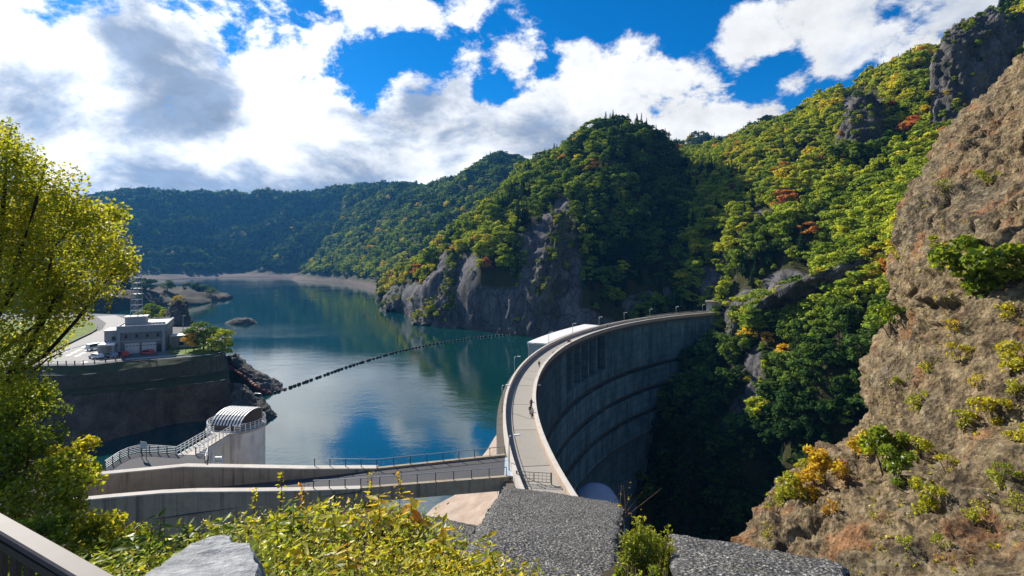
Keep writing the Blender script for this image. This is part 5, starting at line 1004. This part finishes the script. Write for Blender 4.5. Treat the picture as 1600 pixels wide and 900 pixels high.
# ------------------------------------------------------------------ rough aggregate slabs
def slab(name, A, B_, C, outl, label, thick=1.4, res=90):
    a, b, c = P(*A), P(*B_), P(*C); nrm = (b-a).cross(c-a).normalized()
    if nrm.z < 0: nrm = -nrm
    def onp(px, py): d = Vector(((px-CX)/F, 1, (HY-py)/F)); return d*(a.dot(nrm)/d.dot(nrm))
    q = [onp(*p) for p in outl]; U = np.linspace(0, 1, res)[None, :, None]; V = np.linspace(0, 1, res)[:, None, None]; q = [np.array(p) for p in q]
    G = (q[0]*(1-U)+q[1]*U)*(1-V)+(q[3]*(1-U)+q[2]*U)*V; nn = np.array(nrm)
    edge = np.minimum(np.minimum(U, 1-U), np.minimum(V, 1-V))[..., 0]; G = G+nn*(fbm(G*3.3, 3, 8)*.07+fbm(G/2.5, 3, 5)*.12-.22*np.exp(-edge*45))[..., None]
    jit = fbm(G*1.4, 4, 15)*.22; G[..., 0] += jit; ring = np.concatenate([np.arange(res), np.arange(1, res)*res+res-1, (res-1)*res+np.arange(res-2, -1, -1), np.arange(res-2, 0, -1)*res])
    v = G.reshape(-1, 3); lo = v[ring]-nn*thick+fbm(v[ring]*1.3, 3, 4)[:, None]*.12; i = np.arange(res*res).reshape(res, res); f = np.stack([i[:-1, :-1], i[:-1, 1:], i[1:, 1:], i[1:, :-1]], -1).reshape(-1, 4); m = len(ring); w = np.arange(m)
    f2 = np.stack([ring, ring[(w+1) % m], res*res+(w+1) % m, res*res+w], -1); me = rawmesh(name, np.concatenate([v, lo]), np.concatenate([f, f2]), M['rough_aggregate'], True); tag(mob(name, me), label, 'slab'); BVHS.append(bvh_of(me)); return bvh_of(me)
slab('aggregate_slab', (788, 757, 44), (972, 786, 41), (955, 960, 12.5), [(788, 757), (973, 785), (955, 980), (640, 975)], 'large sloping slab of rough grey exposed aggregate, nearest the dam crest')
slab('aggregate_slab', (1048, 828, 21), (1312, 874, 17.5), (1345, 935, 11.5), [(1048, 828), (1318, 874), (1385, 990), (1046, 990)], 'rough grey aggregate slab at the bottom, right of the weed-filled gap')
slab('aggregate_slab', (668, 803, 36), (750, 818, 36), (738, 860, 26), [(664, 803), (752, 818), (735, 900), (640, 890)], 'small shaded aggregate slab left of the large slab, behind the leaves')
gp = [[P(940, 905, 22), P(985, 895, 22), P(1060, 900, 22)], [P(940, 880, 18), P(985, 872, 18), P(1060, 880, 18)], [P(940, 910, 13), P(990, 905, 13), P(1060, 915, 13)], [P(930, 1000, 9), P(990, 1000, 9), P(1070, 1000, 9)]]
G = loft([[p+Vector((0, 0, -9)) for p in gp[0]]]+gp, 30, 40); G[..., 2] += fbm(G/2., 4, 6)*.3-.3; me = grid_mesh('gap_ground', G, M['soil']); tag(mob('gap_ground', me), kind='structure'); GB = bvh_of(me)
def weed(x, y, hpx, ti, lab, seed, leafy=False):
    rg = np.random.default_rng(seed); h = hit(x, max(y, 893), [GB]); p = h[0] if h else P(x, y, 15); H = (y-hpx)*0+hpx*p.y/F; t_ = thing('weed', p, lab, 'plant'); mb = MB(); C, T = [], []
    for k in range(9 if not leafy else 5):
        a = rg.uniform(0, 2*PI); r = H*rg.uniform(.02, .16); z = H*rg.uniform(.7, 1.05); tip = (r*math.cos(a)*1.7, r*math.sin(a)*1.7, z); mb.tube([(r*.5*math.cos(a), r*.5*math.sin(a), -.1), (r*math.cos(a), r*math.sin(a), z*.5), tip], [.02, .014, .005], 5, False)
        m_ = 70 if not leafy else 26; u = rg.uniform(.25, 1, m_); w = (.10*(1.15-u)+.03)*H
        C.append(np.stack([tip[0]*u+rg.normal(size=m_)*w, tip[1]*u+rg.normal(size=m_)*w, z*u], 1)); T.append(np.where(u > .9, .8, .5)+rg.normal(size=m_)*.1)
    C = np.concatenate(C); nr = rg.normal(size=C.shape)*.6+np.array([0, -.2, .7]); nr /= np.linalg.norm(nr, axis=1, keepdims=True); v, f, r = leafquads(rg, C, nr, H*(.035 if not leafy else .11), .45)
    o = mob('foliage', rawmesh('foliage', v, f, M['near_leaves'], True, {'rnd': ('POINT', np.clip(np.repeat(np.concatenate(T), 4), 0, 1))}), t_); o['tint'] = ti; mb.build('stem', M['dry_stem'], t_)
for k, q in enumerate([(978, 900, 70, .44, 'tall green weed against the side of the large slab'), (995, 898, 82, .46, 'tallest flowering weed in the gap between the slabs'), (1012, 897, 84, .48, 'tall pale weed in the middle of the gap'), (1028, 898, 76, .46, 'green weed right of the middle of the gap'), (1042, 900, 62, .5, 'shorter pale weed against the second slab'), (1003, 904, 60, .36, 'dark green weed in front of the tallest one')]): weed(*q, 600+k)
for k, q in enumerate([(970, 925, 42, .40, 'broad leaved bright plant at the foot of the large slab'), (995, 930, 38, .44, 'broad leaved bright plant low in the middle of the gap'), (1025, 928, 42, .40, 'broad leaved bright plant at the foot of the second slab')]): weed(*q, 650+k, True)
tg = thing('dry_twig', P(968, 815, 38), 'thin dry orange twigs leaning at the right edge of the large slab', 'twig'); rgx = np.random.default_rng(3)
for k in range(7): MB().tube([(rgx.normal()*.5, 0, -2.2), (rgx.normal()*.6+.3, rgx.normal()*.3, .3), (rgx.normal()*.8+.5, rgx.normal()*.4, 1.6+rgx.random()*1.6)], [.05, .035, .015], 5).build('stem', M['dry_stem'], tg)
v, f, r = leafquads(rgx, rgx.normal(size=(60, 3))*np.array([.7, .4, 1.3])+np.array([.2, 0, .2]), rgx.normal(size=(60, 3))/1.7, .09); o = mob('leaves', rawmesh('leaves', v, f, M['near_leaves'], True, {'rnd': ('POINT', r)}), tg); o['tint'] = .74

# ------------------------------------------------------------------ viewpoint slope, ground cover, rock, rail
FG = [[P(*q) for q in r] for r in [
  [(-500, 1500, 1.1), (0, 1500, 1.1), (300, 1500, 1.1), (600, 1500, 1.1), (1050, 1500, 1.1)],
  [(-400, 1060, 2.4), (0, 1060, 2.4), (250, 1030, 2.3), (600, 1040, 2.6), (950, 1080, 2.8)],
  [(-300, 960, 3.8), (0, 960, 3.8), (200, 930, 3.5), (420, 905, 3.8), (640, 900, 4.3), (900, 965, 4.2)],
  [(-300, 890, 6), (60, 900, 6), (200, 878, 5.4), (420, 838, 5.6), (610, 808, 6.4), (725, 872, 6.0), (900, 950, 5)],
  [(-300, 900, 9), (60, 920, 8), (200, 890, 7.), (420, 842, 7), (615, 818, 7.6), (735, 895, 7), (920, 980, 5.6)],
  [(-300, 1100, 13), (60, 1100, 11), (200, 1060, 9), (420, 1000, 9), (630, 980, 9.5), (760, 1020, 8.5), (940, 1080, 6.4)]]]
G = loft(FG, 120, 90); G[..., 2] += fbm(G/.8, 4, 71)*.07; fm = grid_mesh('viewpoint_slope', G, M['soil']); tag(mob('viewpoint_slope', fm), kind='structure'); FB = bvh_of(fm)
def groundpoints(rg, n, x0, x1, y0, y1):
    out = []
    while len(out) < n:
        h = hit(rg.uniform(x0, x1), rg.uniform(y0, y1), [FB])
        if h and h[1] is not None: out.append(tuple(h[0]))
    return np.array(out)
rg = np.random.default_rng(12); base = groundpoints(rg, 3000, -60, 930, 800, 1060)
ii = rg.integers(0, len(base), 34000); p = base[ii]+rg.normal(size=(len(ii), 3))*np.array([.085, .085, .05]); hgt = rg.gamma(2., .055, len(ii))*(.8+.5*vnoise(p*1.6, 3)); p[:, 2] += np.clip(hgt, 0.01, .26)
px, py = px_of(p); keep = ~((px > 225) & (px < 415) & (py > 852) & (p[:, 1] < 3.2)); p = p[keep]
nr = rg.normal(size=(len(p), 3))*.55+np.array([-.15, -.1, .85]); nr /= np.linalg.norm(nr, axis=1, keepdims=True); px, py = px_of(p)
tn = np.clip(.60+.26*vnoise(p*1.1, 21)+.20*rg.normal(size=len(p))+.1*np.clip((px-450)/300, -1, 1), 0.02, 1)
v, f, _ = leafquads(rg, p, nr, rg.gamma(5., .0045, len(p)).clip(.010, .045)*np.clip(p[:, 1]/4.5, .7, 1.2), .42, .3)
o = mob('ground_cover', rawmesh('ground_cover', v, f, M['gloss_leaves'], True, {'rnd': ('POINT', np.repeat(tn, 4))})); o['tint'] = .5; tag(o, 'dense yellowing leafy ground cover on the slope below the viewpoint', 'ground cover', kind='stuff')
# single plants with leaves that can be told apart
LM = []
for k in range(4):
    L = .05+.014*k; w = L*.36; mesh_v = [(0, 0, 0), (w*.8, L*.5, .008), (w, L*1., .0), (0, L*2.1, -.02), (-w, L*1., .0), (-w*.8, L*.5, .008), (0, L, -.012)]
    LM.append(rawmesh('leaf', mesh_v, [(0, 1, 6), (1, 2, 6), (2, 3, 6), (3, 4, 6), (4, 5, 6), (5, 0, 6)], M['near_leaves'], True, {'rnd': ('POINT', [.5]*7)}))
PL = [(205, 868, .40, 'green'), (245, 850, .36, 'green'), (290, 842, .30, 'dark green'), (345, 838, .4, 'green'), (430, 850, .55, 'yellow-green'), (470, 872, .66, 'yellow'), (540, 880, .72, 'golden'), (610, 868, .62, 'yellow'), (455, 820, .34, 'dark green'), (520, 825, .58, 'yellow-green'), (590, 800, .72, 'golden'), (640, 810, .78, 'orange tinted'), (690, 850, .64, 'yellow'), (760, 880, .6, 'yellow-green'), (170, 895, .5, 'yellow-green'), (400, 880, .45, 'green')]
WH = ['at the left start of the slope', 'left above the grey rock', 'just behind the top of the grey rock', 'right behind the grey rock', 'right of the grey rock', 'below the road wall in the middle of the slope', 'low in the middle of the slope', 'below the crown of the slope', 'standing before the nearer road wall', 'near the top of the slope', 'on the crest of the slope below the bridge', 'at the right end of the slope crest', 'on the way down to the large slab', 'near the left foot of the large slab', 'beside the end of the handrail', 'touching the right side of the grey rock']
rgp = np.random.default_rng(31)
for (x, y, ti, cw), wh in zip(PL, WH):
    h = hit(x, min(y+30, 1000), [FB]); p = h[0]; H = rgp.uniform(.28, .42)*max(.8, p.y/4.5); t_ = thing('leafy_plant', p, '%s leafy plant %s' % (cw, wh), 'plant', 0, 'leafy plants on the viewpoint slope')
    MB().tube([(0, 0, -.05), (.02, .01, H*.5), (.01*rgp.normal(), .03, H)], [.006, .005, .002], 5).build('stem', M['dry_stem'], t_)
    for k in range(15):
        a = k*2.4+rgp.uniform(-.4, .4); z = H*(.25+.75*k/14); o = link(bpy.data.objects.new('leaf', LM[rgp.integers(0, 4)]), t_); o.location = (.01, .01, z); s = (1.35-.6*k/14)*max(.8, p.y/4.5); o.scale = (s, s, s)
        o.rotation_euler = (rgp.uniform(-.5, .45), rgp.uniform(-.3, .3), a); o['tint'] = float(np.clip(ti+rgp.normal()*.07, 0, 1))
for k, (x, y, hpx, lab) in enumerate([(438, 790, 45, 'tall thin yellow sprig rising in front of the road wall'), (397, 800, 30, 'short yellow sprig left of the tall thin sprig'), (472, 800, 40, 'dry reddish stalk right of the tall sprig'), (578, 790, 48, 'pale yellow sprig at the top of the slope'), (624, 785, 40, 'orange sprig at the right of the slope crest'), (232, 880, 50, 'dark stalk with few leaves by the handrail')]):
    h = hit(x, y+16, [FB]); p = h[0] if h else P(x, y+16, 6.5); H = (hpx+22)*p.y/F; t_ = thing('sprig', p, lab, 'sprig'); MB().tube([(0, 0, -.1), (.01, 0, H*.6), (.03, 0, H)], [.007, .005, .002], 5).build('stem', M['dry_stem'], t_)
    q = np.stack([rgp.normal(size=40)*.03, rgp.normal(size=40)*.03, H*rgp.uniform(.35, 1.02, 40)], 1); v, f, r = leafquads(rgp, q, rgp.normal(size=(40, 3))/1.7, .022); o = mob('leaves', rawmesh('leaves', v, f, M['near_leaves'], True, {'rnd': ('POINT', r)}), t_); o['tint'] = (.6, .62, .86, .68, .78, .4)[k]
# grey rock
out = [(228, 905), (262, 876), (298, 850), (336, 840), (356, 842), (359, 850), (384, 853), (393, 868), (400, 886), (398, 905), (400, 960), (230, 960)]
tp = []; rr = np.random.default_rng(8)
for x, y in out: tp.append(P(x, y, 2.75-(y-840)/60*.55))
c = sum(tp, Vector())/len(tp); v = [tuple(p) for p in tp]; n = len(tp); v2 = [tuple(c+(p-c)*1.05+Vector((0, .10, -.16))) for p in tp]; me = bpy.data.meshes.new('boulder'); me.from_pydata(v+v2, [], [tuple(range(n))]+[(i, n+i, n+(i+1) % n, (i+1) % n) for i in range(n)]+[tuple(range(2*n-1, n-1, -1))])
bm = bmesh.new(); bm.from_mesh(me); bmesh.ops.triangulate(bm, faces=bm.faces); bmesh.ops.subdivide_edges(bm, edges=bm.edges, cuts=5, use_grid_fill=True); bmesh.ops.recalc_face_normals(bm, faces=bm.faces)
co = np.array([q.co[:] for q in bm.verts]); bm.normal_update(); nn = np.array([q.normal[:] for q in bm.verts]); dd = ridged(co*np.array([5., 5., 14.]), 4, 3)*.02+fbm(co*14, 3, 5)*.008
for q, a, b in zip(bm.verts, nn, dd): q.co += Vector(a*b)
bm.to_mesh(me); bm.free(); me.materials.append(M['grey_stone']); tag(mob('boulder', me), 'pale grey slaty rock lying among the leaves near the handrail', 'rock')
# handrail
a, b = P(0, 821, 1.262), P(205, 940, .985); dr = (b-a).normalized(); a0, b0 = a-dr*.55, b+dr*.25; rl = thing('handrail_fence', a0, 'brown metal fence with a flat pale handrail at the viewpoint', 'railing'); K = kids(rl)
K(MB().beam(a0, b0, .043, .02), 'handrail', M['rail_paint'], bevel=.004); K(MB().beam(a0-Vector((0, 0, .032)), b0-Vector((0, 0, .02)), .036, .018), 'under_rail', M['brown_metal']); K(MB().beam(a0-Vector((0, 0, .85)), b0-Vector((0, 0, .85)), .04, .03), 'bottom_rail', M['brown_metal'])
bmesh_bar = MB().box((0, 0, -.44), (.014, .014, .80)).mesh('baluster', M['brown_metal'])
L = (b0-a0).length; nbar = int(L/.075)
for k in range(nbar): o = mob('baluster', bmesh_bar); o.location = a0+dr*(k+.5)*.075; o.parent = rl; o.matrix_parent_inverse = Matrix.Translation(rl.location).inverted()

# ------------------------------------------------------------------ big tree on the left and the shrubs below it
def bigtree():
    rg = np.random.default_rng(77); base = P(-95, 760, 9.6); t_ = thing('maple_tree', base, 'large yellow-green maple leaning in from the left side', 'tree'); K = kids(t_)
    K(MB().tube([base, P(-60, 640, 9.5), P(-45, 560, 9.4)], [.16, .13, .11], 8), 'trunk', M['dark_bark'])
    root = P(-58, 625, 9.5); tips = []
    for L, r in (([(-58, 625), (5, 596), (45, 545), (85, 470), (125, 395), (150, 330)], .075), ([(-45, 560), (10, 470), (30, 400), (55, 320), (70, 260)], .07), ([(-45, 560), (-10, 480), (0, 380), (8, 290), (12, 215)], .07), ([(5, 596), (70, 555), (120, 500), (165, 440), (195, 405)], .045), ([(45, 545), (70, 470), (80, 400), (95, 330)], .04), ([(-58, 625), (-10, 560), (60, 505), (110, 450), (160, 385)], .045), ([(10, 470), (50, 420), (100, 370), (120, 320)], .035), ([(0, 600), (40, 590), (75, 560), (110, 545)], .03)):
        pts = [P(x, y, 9.4+.5*math.sin(i*1.3+x*.02)) for i, (x, y) in enumerate(L)]; K(MB().tube(pts, [r*(1-.8*i/(len(L)-1)) for i in range(len(L))], 6), 'branch', M['dark_bark'])
    lobes = [(18, 225, 38), (10, 270, 55), (45, 300, 60), (95, 290, 42), (60, 350, 70), (115, 345, 52), (155, 340, 38), (140, 390, 52), (180, 405, 36), (195, 418, 24), (90, 420, 62), (30, 420, 70), (150, 445, 40), (100, 475, 48), (40, 490, 60), (10, 540, 50), (62, 540, 36), (-30, 300, 90), (-40, 420, 90), (10, 350, 60), (165, 365, 30), (175, 345, 22), (130, 480, 26), (85, 515, 28), (0, 200, 26), (30, 255, 34), (20, 600, 50), (50, 620, 44), (-10, 640, 60)]
    C, R = [], []
    for x, y, r in lobes:
        for q in range(2): d = 9.4+rg.uniform(-1., 1.3); C.append(tuple(P(x+rg.normal()*6, y+rg.normal()*6, d))); R.append(r*d/F*rg.uniform(.8, 1.))
    n = 56000; w = np.array(R)**2; k = rg.choice(len(R), n, p=w/w.sum()); dirn = rg.normal(size=(n, 3)); dirn /= np.linalg.norm(dirn, axis=1, keepdims=True); p = np.array(C)[k]+dirn*np.array(R)[k][:, None]*(rg.random((n, 1))**.45)
    cl = fbm(p*2.6, 3, 5); keep = cl > -.22+.15*rg.normal(size=n)*.5; p = p[keep]; n = len(p)
    nr = rg.normal(size=(n, 3))*.6+np.array([-.1, -.1, .7]); nr /= np.linalg.norm(nr, axis=1, keepdims=True); v, f, r = leafquads(rg, p, nr, .034, .7, .35); px, py = px_of(p)
    tn = np.clip(.57+.12*fbm(p*1.2, 2, 9)+.05*rg.normal(size=n)-.08*np.clip((py-480)/100, 0, 1), .1, .8)
    o = mob('crown', rawmesh('crown', v, f, M['near_leaves'], True, {'rnd': ('POINT', np.repeat(np.clip((tn-.5)/.22+.5, 0, 1), 4))})); o['tint'] = .5; o.parent = t_; o.matrix_parent_inverse = Matrix.Translation(t_.location).inverted()
bigtree()
for k, (x, y, d, R, n, ti, lab) in enumerate([(30, 740, 8.6, .95, 3600, .40, 'dark green shrub below the big maple at the left edge'), (95, 770, 8.2, .8, 3200, .50, 'yellow-green shrub in front of the dark shrub'), (140, 830, 7.4, .62, 2400, .56, 'yellowing shrub left of the road walls'), (178, 810, 8.0, .42, 1500, .76, 'orange tipped shrub touching the end of the road wall'), (55, 860, 6.6, .6, 2200, .44, 'green shrub just behind the handrail'), (165, 860, 7.0, .5, 1800, .52, 'yellow-green shrub at the foot of the road wall end'), (205, 870, 7.6, .34, 1000, .46, 'low green shrub in front of the nearer road wall'), (0, 680, 9.2, 1.0, 3000, .34, 'shaded dark shrub under the maple trunk'), (110, 700, 8.8, .5, 1600, .6, 'pale yellow shrub top beside the tall bank wall')]):
    nearbush('shrub', P(x, y+62, d), R, n, .034, ti, lab, seed=700+k, lobes=14, stems=8, up=.85, mat='near_leaves')
# dark hillside under the shrubs
G = loft([[P(-400, 560, 22), P(-100, 600, 20), P(60, 720, 17), P(140, 850, 14), P(240, 905, 12)], [P(-400, 700, 14), P(-100, 760, 12.5), P(60, 810, 11.5), P(170, 885, 10.5), P(250, 915, 9.8)], [P(-400, 1000, 8), P(-100, 1000, 8), P(60, 1000, 8), P(190, 960, 8), P(260, 950, 8)]], 40, 30)
G[..., 2] += fbm(G/2., 3, 9)*.4; tag(mob('left_slope', grid_mesh('left_slope', G, M['soil'])), kind='structure')

# ------------------------------------------------------------------ air
hz = MB().box((0, 900, 70), (5200, 3300, 440)).mesh('haze', M['soil']); hz.materials.clear()
m, t, out = material('air'); v = t.new('ShaderNodeVolumePrincipled'); v.inputs['Color'].default_value = (.10, .43, 1, 1); v.inputs['Density'].default_value = 6.5e-05; v.inputs['Anisotropy'].default_value = .3
t.l.new(v.outputs[0], out.inputs['Volume']); hz.materials.append(m); tag(mob('haze', hz), 'thin blue haze in the air over the lake', 'haze', kind='stuff')
cy.volume_step_rate = 10; cy.volume_max_steps = 32
